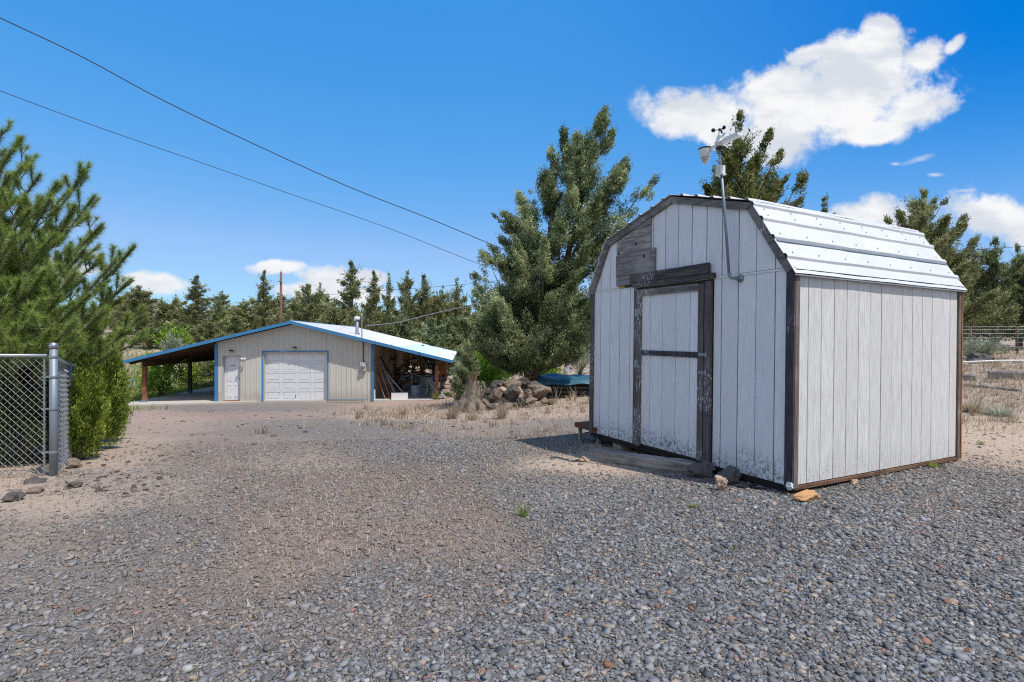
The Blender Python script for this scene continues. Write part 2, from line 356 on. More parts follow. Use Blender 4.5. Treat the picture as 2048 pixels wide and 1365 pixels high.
def build_ground():
    def spaced(lo, hi, step, near, growth):
        out = [near]
        s = step; v = near
        while v < hi: v += s; out.append(v); s *= growth
        s = step; v = near
        while v > lo: v -= s; out.insert(0, v); s *= growth
        return np.array(out)
    xs = spaced(-420, 420, .09, 0., 1.022)
    ys = spaced(-80, 600, .07, 3.0, 1.016)
    X, Y = np.meshgrid(xs, ys)
    Z = gh(X, Y)
    Z += vnoise(X, Y, 2.7, 3)*.006
    V = np.stack([X, Y, Z], -1).reshape(-1, 3)
    ny, nx = X.shape
    idx = np.arange(nx*ny).reshape(ny, nx)
    Fc = np.stack([idx[:-1,:-1], idx[:-1,1:], idx[1:,1:], idx[1:,:-1]], -1).reshape(-1, 4)
    Zn = zones(X.ravel(), Y.ravel())
    colr = np.stack([Zn[:,0], Zn[:,1], Zn[:,2], np.ones(len(Zn))], -1)
    colr2 = np.stack([Zn[:,3], Zn[:,4], np.zeros(len(Zn)), np.ones(len(Zn))], -1)
    me = mesh_np('ground', V, Fc, {'zoneA': colr, 'zoneB': colr2}, smooth=True)
    t = NT('ground_soil'); co = t.co()
    A = t.n('ShaderNodeAttribute', attribute_name='zoneA'); B = t.n('ShaderNodeAttribute', attribute_name='zoneB')
    sa = t.n('ShaderNodeSeparateColor'); t.put(sa.inputs[0], A.outputs['Color'])
    sb = t.n('ShaderNodeSeparateColor'); t.put(sb.inputs[0], B.outputs['Color'])
    n1 = t.noise(co, 1.4, 6, .6); n2 = t.noise(co, 9, 6, .65); n3 = t.noise(co, 55, 4, .7); n4 = t.noise(co, 160, 3, .7)
    soil = t.mix(t.ss(n2, .35, .68), (.235,.195,.16), (.35,.292,.24))
    peach = t.mix(t.ss(n2, .3, .72), (.40,.30,.22), (.53,.41,.315))
    col = t.mix(sb.outputs[1], soil, peach)
    col = t.mix(t.math('MULTIPLY', t.ss(n1, .5, .7), .25), col, (.30,.22,.165))
    redm = t.math('MULTIPLY', t.ss(t.math('ADD', sa.outputs[1], t.math('MULTIPLY', t.math('SUBTRACT', n2, .5), 1.5)), .15, .95), .7)
    redm0 = redm
    col = t.mix(redm, col, t.mix(n3, (.24,.125,.10), (.42,.26,.21)))
    drym = t.math('MULTIPLY', t.ss(t.math('ADD', sa.outputs[2], t.math('MULTIPLY', t.math('SUBTRACT', n2, .5), 1.1)), .25, .85), .75)
    col = t.mix(drym, col, t.mix(n3, (.29,.215,.165), (.47,.38,.30)))
    grm = t.math('MULTIPLY', t.ss(t.math('ADD', sb.outputs[0], t.math('MULTIPLY', t.math('SUBTRACT', n2, .5), .9)), .3, .8), .8)
    col = t.mix(grm, col, t.mix(n3, (.11,.14,.035), (.30,.32,.10)))
    # gravel: two sizes of cells, blue grey with odd tan and white chips
    vo = t.n('ShaderNodeTexVoronoi', feature='F1'); t.put(vo.inputs['Vector'], co); vo.inputs['Scale'].default_value = 42
    vs = t.n('ShaderNodeSeparateColor'); t.put(vs.inputs[0], vo.outputs['Color'])
    gcol = t.ramp(vs.outputs[0], [(0., (.13,.132,.138)), (.55, (.20,.20,.205)), (.86, (.27,.26,.25)), (1., (.42,.36,.30))])
    gcol = t.mix(t.math('MULTIPLY', redm0, .6), gcol, t.mix(n3, (.20,.125,.10), (.34,.24,.19)))
    edge = t.ss(vo.outputs['Distance'], .35, .75)
    gcol = t.mix(t.math('MULTIPLY', edge, .75), gcol, (.07,.064,.06))
    gm = t.ss(t.math('ADD', sa.outputs[0], t.math('MULTIPLY', t.math('SUBTRACT', t.math('ADD', t.math('MULTIPLY', n2, .6), t.math('MULTIPLY', n3, .6)), .6), 2.2)), .25, .75)
    gm = t.math('MULTIPLY', gm, t.math('ADD', .55, t.math('MULTIPLY', vs.outputs[1], .45)))
    col = t.mix(gm, col, gcol)
    col = t.mix(t.math('MULTIPLY', t.ss(n3, .6, .78), .35), col, (.13,.105,.085))
    hgt = t.math('ADD', t.math('MULTIPLY', t.math('SUBTRACT', 1., vo.outputs['Distance']), gm), t.math('ADD', t.math('MULTIPLY', n3, .5), t.math('MULTIPLY', n4, .3)))
    t.out(col, .95, t.bump(hgt, .8, .02), spec=.1)
    o = link('ground', me, t.m); tag(o, kind='structure'); return o
build_ground()

# loose stones lying in the gravel
def build_gravel():
    n = 430000
    # density per area: even near the camera, thinning out further away
    u = rng.random(n); Y = 1.9+(u**.85)*7.0
    X = (rng.random(n)*2-1)*(1.08*Y+.6)
    Zn = zones(X, Y)
    dens = np.clip(Zn[:,0]**1.9*1.1+vnoise(X, Y, 5, 2)*.15*(Zn[:,0] < .9)*Zn[:,0], .03, 1)*np.clip((9.6-Y)/2.5, 0, 1)
    # none inside the shed footprint
    keep = (rng.random(n) < dens)
    X, Y, Zn = X[keep], Y[keep], Zn[keep]; n = len(X)
    sz = np.exp(rng.normal(math.log(.0050), .47, n)); sz = np.clip(sz, .0022, .017)*(1+.02*np.clip(Y-4, 0, 8))
    Zb = gh(X, Y)+vnoise(X, Y, 2.7, 3)*.006
    base = np.array([(-1,-1,-1),(1,-1,-1),(1,1,-1),(-1,1,-1),(-1,-1,1),(1,-1,1),(1,1,1),(-1,1,1)], float)
    V = base[None]*np.array([1,1,.55])[None,None]
    V = V*(1+rng.normal(0, .33, (n, 8, 3)))
    V[:,4:,:2] *= (.7+.4*rng.random((n,1,1)))
    V = V*(sz[:,None]*np.stack([rng.uniform(.9,1.35,n), rng.uniform(.75,1.1,n), rng.uniform(.75,1.2,n)], 1))[:,None,:]
    th = rng.random(n)*6.283; tx = rng.normal(0, .3, n); c, s = np.cos(tx), np.sin(tx)
    y2 = V[:,:,1]*c[:,None]-V[:,:,2]*s[:,None]; z2 = V[:,:,1]*s[:,None]+V[:,:,2]*c[:,None]
    c, s = np.cos(th), np.sin(th)
    x3 = V[:,:,0]*c[:,None]-y2*s[:,None]; y3 = V[:,:,0]*s[:,None]+y2*c[:,None]
    V = np.stack([x3+X[:,None], y3+Y[:,None], z2+(Zb+sz*(.25+.35*rng.random(n)))[:,None]], -1).reshape(-1, 3)
    q = np.array([(0,3,2,1),(4,5,6,7),(0,1,5,4),(1,2,6,5),(2,3,7,6),(3,0,4,7)])
    Fc = (np.arange(n)[:,None,None]*8+q[None]).reshape(-1, 4)
    r = rng.random(n); k = rng.random(n)
    lum = (.10+.20*rng.random(n)**1.3)*(1+.16*vnoise(X, Y, .8, 6)+.08*vnoise(X, Y, 2.6, 9))
    C = np.stack([lum*.99, lum*1.0, lum*1.025], 1)
    tan = (r < .09); C[tan] = np.array([.34,.27,.21])*(.55+.7*k[tan,None])
    wht = (r > .965); C[wht] = np.array([.42,.40,.38])*(.6+.5*k[wht,None])
    rst = (r > .09)&(r < .105); C[rst] = np.array([.26,.13,.09])*(.7+.6*k[rst,None])
    dusty = np.clip(1-Zn[:,0], 0, 1)*.5
    rz_ = np.clip(Zn[:,1]*1.1+vnoise(X, Y, 2.1, 3)*.25*(Zn[:,1] > .05), 0, .8)[:,None]; C = C*(1-rz_)+np.array([.27,.175,.14])*(.6+.8*k[:,None])*rz_
    C = C*(1-dusty[:,None])+np.array([.34,.27,.21])*dusty[:,None]
    C = np.concatenate([C, np.ones((n,1))], 1).repeat(8, 0)
    me = mesh_np('loose_gravel', V, Fc, {'stone': C})
    t = NT('gravel_stone'); a = t.n('ShaderNodeAttribute', attribute_name='stone')
    nn = t.noise(t.co(), 90, 3); col = t.mix(t.math('MULTIPLY', nn, .5), a.outputs['Color'], t.mix(.5, a.outputs['Color'], (.05,.05,.05)))
    t.out(col, .85, t.bump(nn, .3, .003), spec=.2)
    tag(link('loose_gravel', me, t.m), kind='stuff', label='blue grey crushed stone scattered over the driveway', cat='gravel')
build_gravel()

def slivers(x, y, z, L, W, az, el, bend, shade):
    "thin two-quad blades: arrays; el = elevation of the blade"
    n = len(x); az = np.asarray(az); el = np.asarray(el)
    d = np.stack([np.cos(az)*np.cos(el), np.sin(az)*np.cos(el), np.sin(el)], 1)
    s = np.stack([-np.sin(az), np.cos(az), np.zeros(n)], 1)
    p0 = np.stack([x, y, z], 1); p1 = p0+d*(L*.55)[:,None]
    b = s*(bend*L)[:,None]*.5; b[:,2] -= np.abs(bend)*L*.25*(el > .3)
    p2 = p0+d*L[:,None]+b
    w = s*(W/2)[:,None]
    V = np.stack([p0-w, p0+w, p1+w*.8, p1-w*.8, p2+w*.2, p2-w*.2], 1).reshape(-1, 3)
    Fc = (np.arange(n)[:,None,None]*6+np.array([(0,1,2,3),(3,2,4,5)])[None]).reshape(-1, 4)
    return V, Fc, np.repeat(shade, 6)

def build_litter():
    # fallen pine needles and straw lying flat
    n = 9500; Y = 2+rng.random(n)**.8*7; X = (rng.random(n)*2-1)*(1.08*Y+.5)
    z = gh(X, Y)+.017+rng.random(n)*.008
    cl = rng.random(n)
    V, Fc, s = slivers(X, Y, z, rng.uniform(.03,.10,n), rng.uniform(.0022,.0040,n), rng.random(n)*6.283, rng.normal(0,.06,n), rng.normal(0,.25,n), np.clip(rng.normal(.45,.25,n),0,1))
    tag(link('fallen_needles', mesh_np('fallen_needles', V, Fc, {'shade': s}), M['dry']), kind='stuff', label='tan fallen pine needles strewn over the gravel', cat='pine needles')
    # short dry grass standing in patches
    n = 260000; Y = np.where(rng.random(n) < .55, 2.3+rng.random(n)**.8*7, 6+rng.random(n)**.9*30); X = (rng.random(n)*2-1)*(1.05*Y+.5)
    Zn = zones(X, Y)
    pn = vnoise(X, Y, 3.7, 8)*.5+vnoise(X, Y, 9.7, 4)*.3
    dn = np.clip(Zn[:,2]*1.2-.12+pn*.45*np.minimum(1, Zn[:,2]*3), 0, 1)
    dn *= ~((X > -17) & (X < -2.7) & (Y > 21.2))
    fu = np.array([-.4594,.888]); fv = np.array([.888,.4594]); rel = np.stack([X-2.604, Y-4.948], 1)
    a, b = rel@fu, rel@fv
    dn *= ~((a > 0)&(a < 3.2)&(b > 0)&(b < 3.1))
    dn = dn*np.where(Y < 9, .45, 1.)
    k = rng.random(n) < dn
    X, Y = X[k], Y[k]; n = len(X); z = gh(X, Y)-.003
    tall = 1+1.9*((X > 7)&(Y > 8))+1.0*((Y > 17))+1.1*((X > -4)&(X < 4)&(Y > 9.5))
    V, Fc, s = slivers(X, Y, z, rng.uniform(.02,.06,n)*tall, (.0026+.0008*Y)*rng.uniform(.7,1.2,n), rng.random(n)*6.283, rng.uniform(.45,1.4,n), rng.normal(0,.3,n), np.clip(rng.normal(.45,.28,n),0,1))
    tag(link('dry_grass', mesh_np('dry_grass', V, Fc, {'shade': s}), M['dry']), kind='stuff', label='short straw coloured grass growing through the gravel', cat='dry grass')
    # tussocks of longer dead grass, mixed with grey-brown stalks
    zs = []; n = 0
    while n < 900:
        x = rng.uniform(-6, 26); y = rng.uniform(8.5, 30); z_ = zones(np.array([x]), np.array([y]))[0]
        a_ = (x-2.604)*-.4594+(y-4.948)*.888; b_ = (x-2.604)*.888+(y-4.948)*.4594
        if rng.random() > z_[2]*1.2-.1 or (0 < a_ < 3.2 and 0 < b_ < 3.1) or (x < -2.6 and y > 21): n += .05; continue
        zs.append((x, y)); n += 1
    zs = np.array(zs); k = 26; N = len(zs)*k
    cx = np.repeat(zs[:,0], k)+rng.normal(0,.06,N); cy = np.repeat(zs[:,1], k)+rng.normal(0,.06,N)
    V, Fc, s = slivers(cx, cy, gh(cx, cy)-.01, rng.uniform(.08,.26,N)*np.repeat(rng.uniform(.5,1.3,len(zs)),k), (.004+.0006*cy)*rng.uniform(.7,1.2,N), rng.random(N)*6.283, rng.uniform(.5,1.5,N), rng.normal(0,.4,N), np.clip(np.repeat(rng.uniform(.05,.75,len(zs)),k)+rng.normal(0,.15,N),0,1))
    tag(link('dead_grass_tussocks', mesh_np('dead_grass_tussocks', V, Fc, {'shade': s}), M['dry']), kind='stuff', label='tussocks of longer dead grass around the rock pile and in the field', cat='dry grass')
    # small clods, chips of bark and pebbles on the bare ground further off
    n = 3600; Y = 7+rng.random(n)**.8*22; X = (rng.random(n)*2-1)*(1.05*Y+.5)
    a_ = (X-2.604)*-.4594+(Y-4.948)*.888; b_ = (X-2.604)*.888+(Y-4.948)*.4594
    kk = ~((a_ > -.05)&(a_ < 3.2)&(b_ > -.05)&(b_ < 3.1))&~((X > -17.5)&(X < -2.8)&(Y > 20.8)); X, Y = X[kk], Y[kk]; n = len(X)
    bs = np.array([(-1,-1,-1),(1,-1,-1),(1,1,-1),(-1,1,-1),(-1,-1,1),(1,-1,1),(1,1,1),(-1,1,1)], float)
    V = bs[None]*(1+rng.normal(0,.3,(n,8,3)))*(np.exp(rng.normal(math.log(.011),.5,n)))[:,None,None]*np.array([1.3,1,.55])+np.stack([X,Y,gh(X,Y)+.004],1)[:,None,:]
    q = np.array([(0,3,2,1),(4,5,6,7),(0,1,5,4),(1,2,6,5),(2,3,7,6),(3,0,4,7)])
    sh = np.repeat(rng.random(n), 8); t = NT('chips'); aa = t.n('ShaderNodeAttribute', attribute_name='shade'); t.out(t.ramp(aa.outputs['Fac'], [(0,(.05,.04,.035)),(.5,(.17,.135,.11)),(1,(.42,.34,.27))]), .95, spec=.1)
    tag(link('ground_chips', mesh_np('ground_chips', V.reshape(-1,3), (np.arange(n)[:,None,None]*8+q[None]).reshape(-1,4), {'shade': sh}), t.m), kind='stuff', label='clods, pebbles and bark chips on the bare ground', cat='chips')
    # green grass on the bank left of the far building
    n = 60000; X = rng.uniform(-32,-12.5,n); Y = rng.uniform(17,38,n)
    Zn = zones(X, Y); edge = -16.35-.09*(Y-23)
    dn = np.clip(Zn[:,3]*1.5, 0, 1)*((X < edge)|(Y < 20.9)); dn *= ~((X > -13.2)&(Y < 21))
    k = rng.random(n) < dn; X, Y = X[k], Y[k]; n = len(X)
    V, Fc, s = slivers(X, Y, gh(X, Y)-.01, rng.uniform(.12,.34,n), rng.uniform(.015,.03,n), rng.random(n)*6.283, rng.uniform(.8,1.5,n), rng.normal(0,.3,n), np.clip(rng.normal(.5,.28,n),0,1))
    tag(link('green_grass', mesh_np('green_grass', V, Fc, {'shade': s}), M['grass']), kind='stuff', label='long green grass on the bank beside the left carport', cat='grass')
build_litter()

# ------------------------------------------------------------------ foliage
def unit(v): return v/np.maximum(np.linalg.norm(v, axis=-1, keepdims=True), 1e-9)
def leaves(c, r, a, per, L, W, up=.25, spread=.85, hull=.6, sb=None, flat=1.):
    """sprays of rhombic leaves: clump centres c (n,3), radii r (n,), axes a (n,3)"""
    n = len(c); N = n*per
    C = np.repeat(c, per, 0); Rr = np.repeat(r, per); A = np.repeat(a, per, 0)
    q = unit(rng.normal(size=(N,3))); rad = rng.random(N)**(1/3.)*hull+(1-hull)*rng.random(N)**.3
    off = q*(rad*Rr)[:,None]; off[:,2] *= flat
    al = (off*A).sum(1, keepdims=True); off = (off-A*al)*.85+A*al*rng.uniform(1.,1.6,(N,1))
    wisp = (rng.random(N) < .14)[:,None]; off = off+wisp*(A+np.array([0,0,.4]))*(Rr*rng.uniform(.5,1.5,N))[:,None]
    p = C+off
    d = unit(A*.7+q*.7+rng.normal(size=(N,3))*spread*.5+np.array([0,0,up]))
    s = unit(np.cross(d, rng.normal(size=(N,3))))
    l = L*rng.uniform(.6,1.3,N)*np.clip(Rr/np.mean(r), .7, 1.4); w = W*rng.uniform(.6,1.3,N)
    V = np.stack([p, p+d*(l*.45)[:,None]+s*(w/2)[:,None], p+d*l[:,None], p+d*(l*.45)[:,None]-s*(w/2)[:,None]], 1).reshape(-1, 3)
    base = np.repeat(sb if sb is not None else np.clip(rng.normal(.5,.16,n), 0, 1), per)
    sh = np.clip(base+rng.normal(0,.17,N)+.20*(q[:,2])-.03, 0, 1)  # leaves on clump tops coloured lighter, painting in light from above
    return V, np.arange(N*4).reshape(-1, 4), np.repeat(sh, 4)
def join(parts):
    V = []; Fc = []; S = []; b = 0
    for v, f, s in parts: V.append(v); Fc.append(f+b); S.append(s); b += len(v)
    return np.concatenate(V), np.concatenate(Fc), np.concatenate(S)

def thin(C, Rr, A, f=1.1, cut=-.16):
    "open irregular holes in a crown"
    k = np.array([mnoise.noise(Vector(c)*f) > cut for c in C]); return C[k], Rr[k], A[k]
def plume_clumps(p0, p1, w0, r0, n, start=.25, sag=.15, tipr=.35):
    "clumps along a branch curving upward from p0 to its tip p1"
    p0 = np.array(p0); p1 = np.array(p1)
    s = start+(1-start)*rng.random(n)**.85
    m = p0*(1-s)[:,None]+p1*s[:,None]
    ln = np.linalg.norm(p1-p0)
    m[:,2] -= sag*ln*np.sin(s*math.pi)
    w = w0*(1-.88*s)
    m = m+unit(rng.normal(size=(n,3)))*(w*rng.random(n)**.6)[:,None]
    r = r0*(1-(1-tipr*.75)*s)*rng.uniform(.65,1.35,n)
    a = np.tile(unit((p1-p0)+np.array([0,0,.5*ln])), (n,1))
    return m, r, a

def juniper_mesh(H, Rd, nb, seed, leafL, leafW, per, cl=1., base=.08, lean=0., tips=None, taper=1.0, dens=1., trunks=1, gap=0.):
    "returns (trunk MB, crown mesh)"
    global rng
    keep = rng; rng = np.random.default_rng(seed); rd = random.Random(seed)
    tb = MB(); C = []; Rr = []; A = []
    top = np.array([lean*H*.2, 0, H])
    tops = [top]
    if trunks > 1:
        for k in range(trunks-1): tops.append(np.array([rd.uniform(-.4,.4)*Rd, rd.uniform(-.3,.3)*Rd, H*rd.uniform(.72,.93)]))
    for k, tp in enumerate(tops):
        off = Vector((k*.16-.05, rd.uniform(-.06,.06), -.25))
        pts = [off, off+Vector((0,0,.3)), Vector(tp*.35)+off*.6, Vector(tp*.7), Vector(tp*.97)]
        r0 = H*.022+.035
        tb.tube(pts, [r0*1.5, r0*1.1, r0*.8, r0*.4, .008], 8)
        m, r, a = plume_clumps(tp*.40, tp, Rd*.30, .30*cl, int(46*dens), 0., 0, .30)
        C.append(m); Rr.append(r); A.append(a)
    brs = []
    for i in range(nb):
        h0 = base+(.93-base)*((i+rd.random())/nb)**1.08; az = i*2.4+rd.uniform(-.5,.5)
        prof = (1-h0)**.80*taper+.07
        ln = Rd*prof*rd.uniform(.68,1.12)
        if rd.random() < gap: continue
        tp = tops[i % len(tops)]
        b0 = tp*h0*.95; rise = rd.uniform(.25,.8)+.5*h0
        tip = b0+np.array([math.cos(az)*ln, math.sin(az)*ln, ln*rise])
        tip[2] = min(tip[2], H*.98)
        brs.append((b0, tip))
    for tpp in (tips or []):
        tpp = np.array(tpp, float); b0 = np.array([tpp[0]*.12, tpp[1]*.12, max(.3, tpp[2]-np.hypot(tpp[0], tpp[1])*.9-.5)]); brs.append((b0, tpp))
    for b0, tip in brs:
        ln = np.linalg.norm(tip-b0)
        mid = (b0+tip)/2; mid[2] -= ln*.12
        tb.tube([b0, mid, tip*.84+b0*.16], [.018+ln*.013, .012+ln*.007, .006], 5, False)
        k = max(4, int(ln*13*dens))
        m, r, a = plume_clumps(b0, tip, .20*ln+.14, .30*cl, k)
        C.append(m); Rr.append(r); A.append(a)
    C = np.concatenate(C); Rr = np.concatenate(Rr); A = np.concatenate(A); C, Rr, A = thin(C, Rr, A, 1.1, -.22)
    out = C.copy(); out[:,2] = 0; A = unit(A+unit(out+1e-6)*.5)
    sb = np.clip(rng.normal(.46,.14,len(C))+.40*np.array([mnoise.noise(Vector(c)*1.2) for c in C]), .03, .97)
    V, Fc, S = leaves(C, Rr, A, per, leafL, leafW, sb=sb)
    rng = keep
    return tb, mesh_np('crown', V, Fc, {'shade': S})

def make_tree(name, label, cat, group, tb, crown, loc, rz, sc_, lm, bm='bark'):
    t = empty(name, loc, rz, label, cat, group); t.scale = sc_
    tb.build('trunk', M[bm], t, smooth=True); link('crown', crown, M[lm], t)
    return t
def dup(root, loc, rz, scl, label, group=None):
    r = root.copy(); COL.objects.link(r); r.location = loc; r.rotation_euler = (0,0,rz); r.scale = scl; r['label'] = label
    if group: r['group'] = group
    for ch in list(root.children):
        c = ch.copy(); COL.objects.link(c); c.parent = r
    return r

# --- the big juniper standing left of the shed
JX, JY = .62, 16.6; jz = g(JX, JY)
def jt(px, py, dy=0.):
    p = P(px, py, JY+dy); return (p.x-JX, p.y-JY, p.z-jz)
tips = [jt(1208,222), jt(1175,245,-.4), jt(1150,262,.5), jt(1125,262,-.3), jt(1128,300,.5), jt(1085,318,-.5), jt(1078,345,.4), jt(1100,300,.2), jt(1160,300,-.8), jt(1190,290,-.7),
        jt(1225,262,.3), jt(1262,310,-.2), jt(1250,345,-.8), jt(1315,352,0), jt(1290,385,-.6), jt(1270,420,-1), jt(1240,330,-1.1),
        jt(1036,385,.3), jt(1048,420,-.6), jt(1028,440,.6), jt(1030,480,-.9), jt(1005,470,.2), jt(1002,520,-.4), jt(1040,520,-1.2), jt(965,508,0),
        jt(948,548,.4), jt(975,560,-.8), jt(950,590,-.3), jt(1000,600,-1.3), jt(935,615,.6), jt(925,640,-.4), jt(960,650,-1.1), jt(1180,480,-1.3), jt(1120,420,-1.3),
        jt(1150,550,-1.6), jt(1100,600,-1.5), jt(1190,620,-1.2), jt(1060,680,-1.2), jt(1130,690,-1.3), jt(1165,700,-.9), jt(940,690,-.4), jt(985,720,-.6), jt(1020,725,-.9),
        jt(1215,560,.3), jt(1250,520,.6), jt(1230,640,.5), jt(1090,480,-1.5), jt(1200,390,-1.2), jt(1140,350,-1.1)]
def big_juniper():
    global rng
    keep = rng; rng = np.random.default_rng(11)
    C = []; Rr = []; A = []; tb = MB()
    top1 = np.array(jt(1200,235)); top2 = np.array(jt(1120,290))
    stems = [(Vector((-.12,0,-.3)), top2*.95, .13), (Vector((.13,.05,-.3)), top1*.95, .15)]
    for b, tp, r0 in stems:
        tp = Vector(tp)
        tb.tube([b, b+Vector((0,0,1.2)), b.lerp(tp,.45)+Vector((0,0,.3)), b.lerp(tp,.75), tp], [r0*1.2, r0, r0*.7, r0*.4, .01], 10)
    for i, t_ in enumerate(tips):
        t_ = np.array(t_); tp = top1 if t_[0] > .6 else top2
        h = max(.9, t_[2]-1.0*math.hypot(t_[0]-tp[0]*t_[2]/tp[2], t_[1])-.7)
        b0 = np.array([tp[0]*h/tp[2], tp[1]*h/tp[2], h])
        ln = np.linalg.norm(t_-b0)
        mid = (b0*.5+t_*.5); mid[2] -= ln*.1
        tb.tube([b0, mid, t_*.84+b0*.16], [.03+ln*.012, .015+ln*.007, .006], 6, False)
        m, r, a = plume_clumps(b0, t_, .25*ln+.16, .22, int(32+ln*24), .12, .1, .50)
        C.append(m); Rr.append(r); A.append(a)
    # fill of the rear side and the low skirt
    for i in range(84):
        h = rng.uniform(1.6, 6.6); az = rng.uniform(.15, math.pi-.15) if i < 40 else rng.uniform(0, 6.28)
        ln = 2.55*(1-(h/9.3)**1.3)*rng.uniform(.6,1.05); b0 = np.array([.1,0,h*.9]); t_ = b0+np.array([math.cos(az)*ln, math.sin(az)*ln, ln*.6])
        m, r, a = plume_clumps(b0, t_, .25*ln+.15, .24, int(12+ln*10))
        C.append(m); Rr.append(r); A.append(a)
    C = np.concatenate(C); Rr = np.concatenate(Rr); A = np.concatenate(A)
    k = C[:,2] > 1.15+.45*np.sin(C[:,0]*2.3+C[:,1]*1.7)*rng.random(len(C)); C, Rr, A = C[k], Rr[k], A[k]; C, Rr, A = thin(C, Rr, A, 1.25, -.27)
    out = C.copy(); out[:,2] = 0; A = unit(A+unit(out+1e-6)*.5)
    sb = np.clip(rng.normal(.48,.13,len(C))+.55*np.array([mnoise.noise(Vector(c)*1.6) for c in C]), .03, .97)  # wide swing of clump tone paints in shadow gaps and lit clumps
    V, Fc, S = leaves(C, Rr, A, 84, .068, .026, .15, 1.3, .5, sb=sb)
    rng = keep
    print('big juniper clumps', len(C))
    return tb, mesh_np('crown', V, Fc, {'shade': S})
tb, cr = big_juniper()
make_tree('juniper_tree', 'big blue-green juniper with two dark trunks left of the white shed', 'tree', None, tb, cr, (JX, JY, jz), 0, (1,1,1), 'leaf_blue')

# --- juniper rising right behind the shed roof, by the weather station
def spot(px, Y, toppy):
    p = P(px, HY, Y); z = g(p.x, Y); return p.x, Y, z, (HY-toppy)/F*Y-z
x, y, z, H = spot(1478, 14.2, 226)
tps = []
for (a, b, dy) in [(1612,345,0),(1590,372,-.3),(1560,300,.2),(1540,262,.1),(1520,300,-.5),(1505,262,.1),(1445,330,0),(1500,330,-.8),(1550,360,-.7),(1575,400,-.5),(1600,395,.3),(1460,380,-.6),(1445,400,.3)]:
    p = P(a, b, y+dy); tps.append((p.x-x, p.y-y, p.z-z))
tb, cr = juniper_mesh(H, 2.0, 38, 21, .080, .030, 95, .88, .1, 0, tps, 1.0, 1.6)
make_tree('juniper_tree', 'olive green juniper rising behind the shed roof beside the weather station', 'tree', None, tb, cr, (x,y,z), 0, (1,1,1), 'leaf_juniper')
x, y, z, H = spot(1430, 17.5, 338)
tb, cr = juniper_mesh(H, 1.1, 22, 22, .10, .036, 70, .8)
J2 = make_tree('juniper_tree', 'slim dark juniper tip showing between the big juniper and the weather station', 'tree', None, tb, cr, (x,y,z), 0, (1,1,1), 'leaf_juniper')
x, y, z, H = spot(1648, 16.5, 408)
dup(J2, (x,y,z), 1.3, (1.0,1.0,H/ (6.0)), 'small juniper tip peeking over the right part of the shed roof') 
h0 = max(v.co.z for v in J2.children[1].data.vertices); J_last = [o for o in COL.objects if o.get('label','').startswith('small juniper tip')][0]; J_last.scale = (.9,.9,H/h0)

# --- right hand junipers
x, y, z, H = spot(1850, 27, 385)
tps = [(P(a,b,y+dy).x-x, dy, P(a,b,y+dy).z-z) for a,b,dy in [(1775,440,0),(1800,425,-.6),(1830,405,.4),(1870,400,0),(1890,440,-.5),(1925,450,0),(1948,480,-.6),(1960,520,0),(1900,500,-1.2),(1940,540,-1)]]
tb, cr = juniper_mesh(H, 3.3, 50, 31, .14, .045, 85, 1.45, .06, 0, tps, 1.0, 1.2, 2)
JR = make_tree('juniper_tree', 'large dense juniper behind the right end of the shed', 'tree', None, tb, cr, (x,y,z), 0, (1,1,1), 'leaf_far')
tb, cr = juniper_mesh(7.6, 2.3, 38, 32, .15, .05, 70, 1.35, .08, 0, None, 1.0, 1., 1, .1)
x, y, z, H = spot(1990, 29, 478)
JR2 = make_tree('juniper_tree', 'juniper with a bare dark trunk behind the wire fence, near the right edge', 'tree', None, tb, cr, (x,y,z), 0, (.9,.9,H/7.6), 'leaf_blue')
x, y, z, H = spot(2036, 30.5, 492); dup(JR2, (x,y,z), 2.1, (.8,.8,H/7.6), 'rightmost juniper cut off by the photo edge behind the wire fence')
x, y, z, H = spot(1945, 33, 520); dup(JR2, (x,y,z), 4.1, (1.1,1.1,H/7.6), 'lower olive juniper between the large one and the bare trunked one')
x, y, z, H = spot(2100, 29, 470); dup(JR2, (x,y,z), 3.1, (1.1,1.1,H/7.6), 'blue-green juniper just past the right edge behind the wire fence')

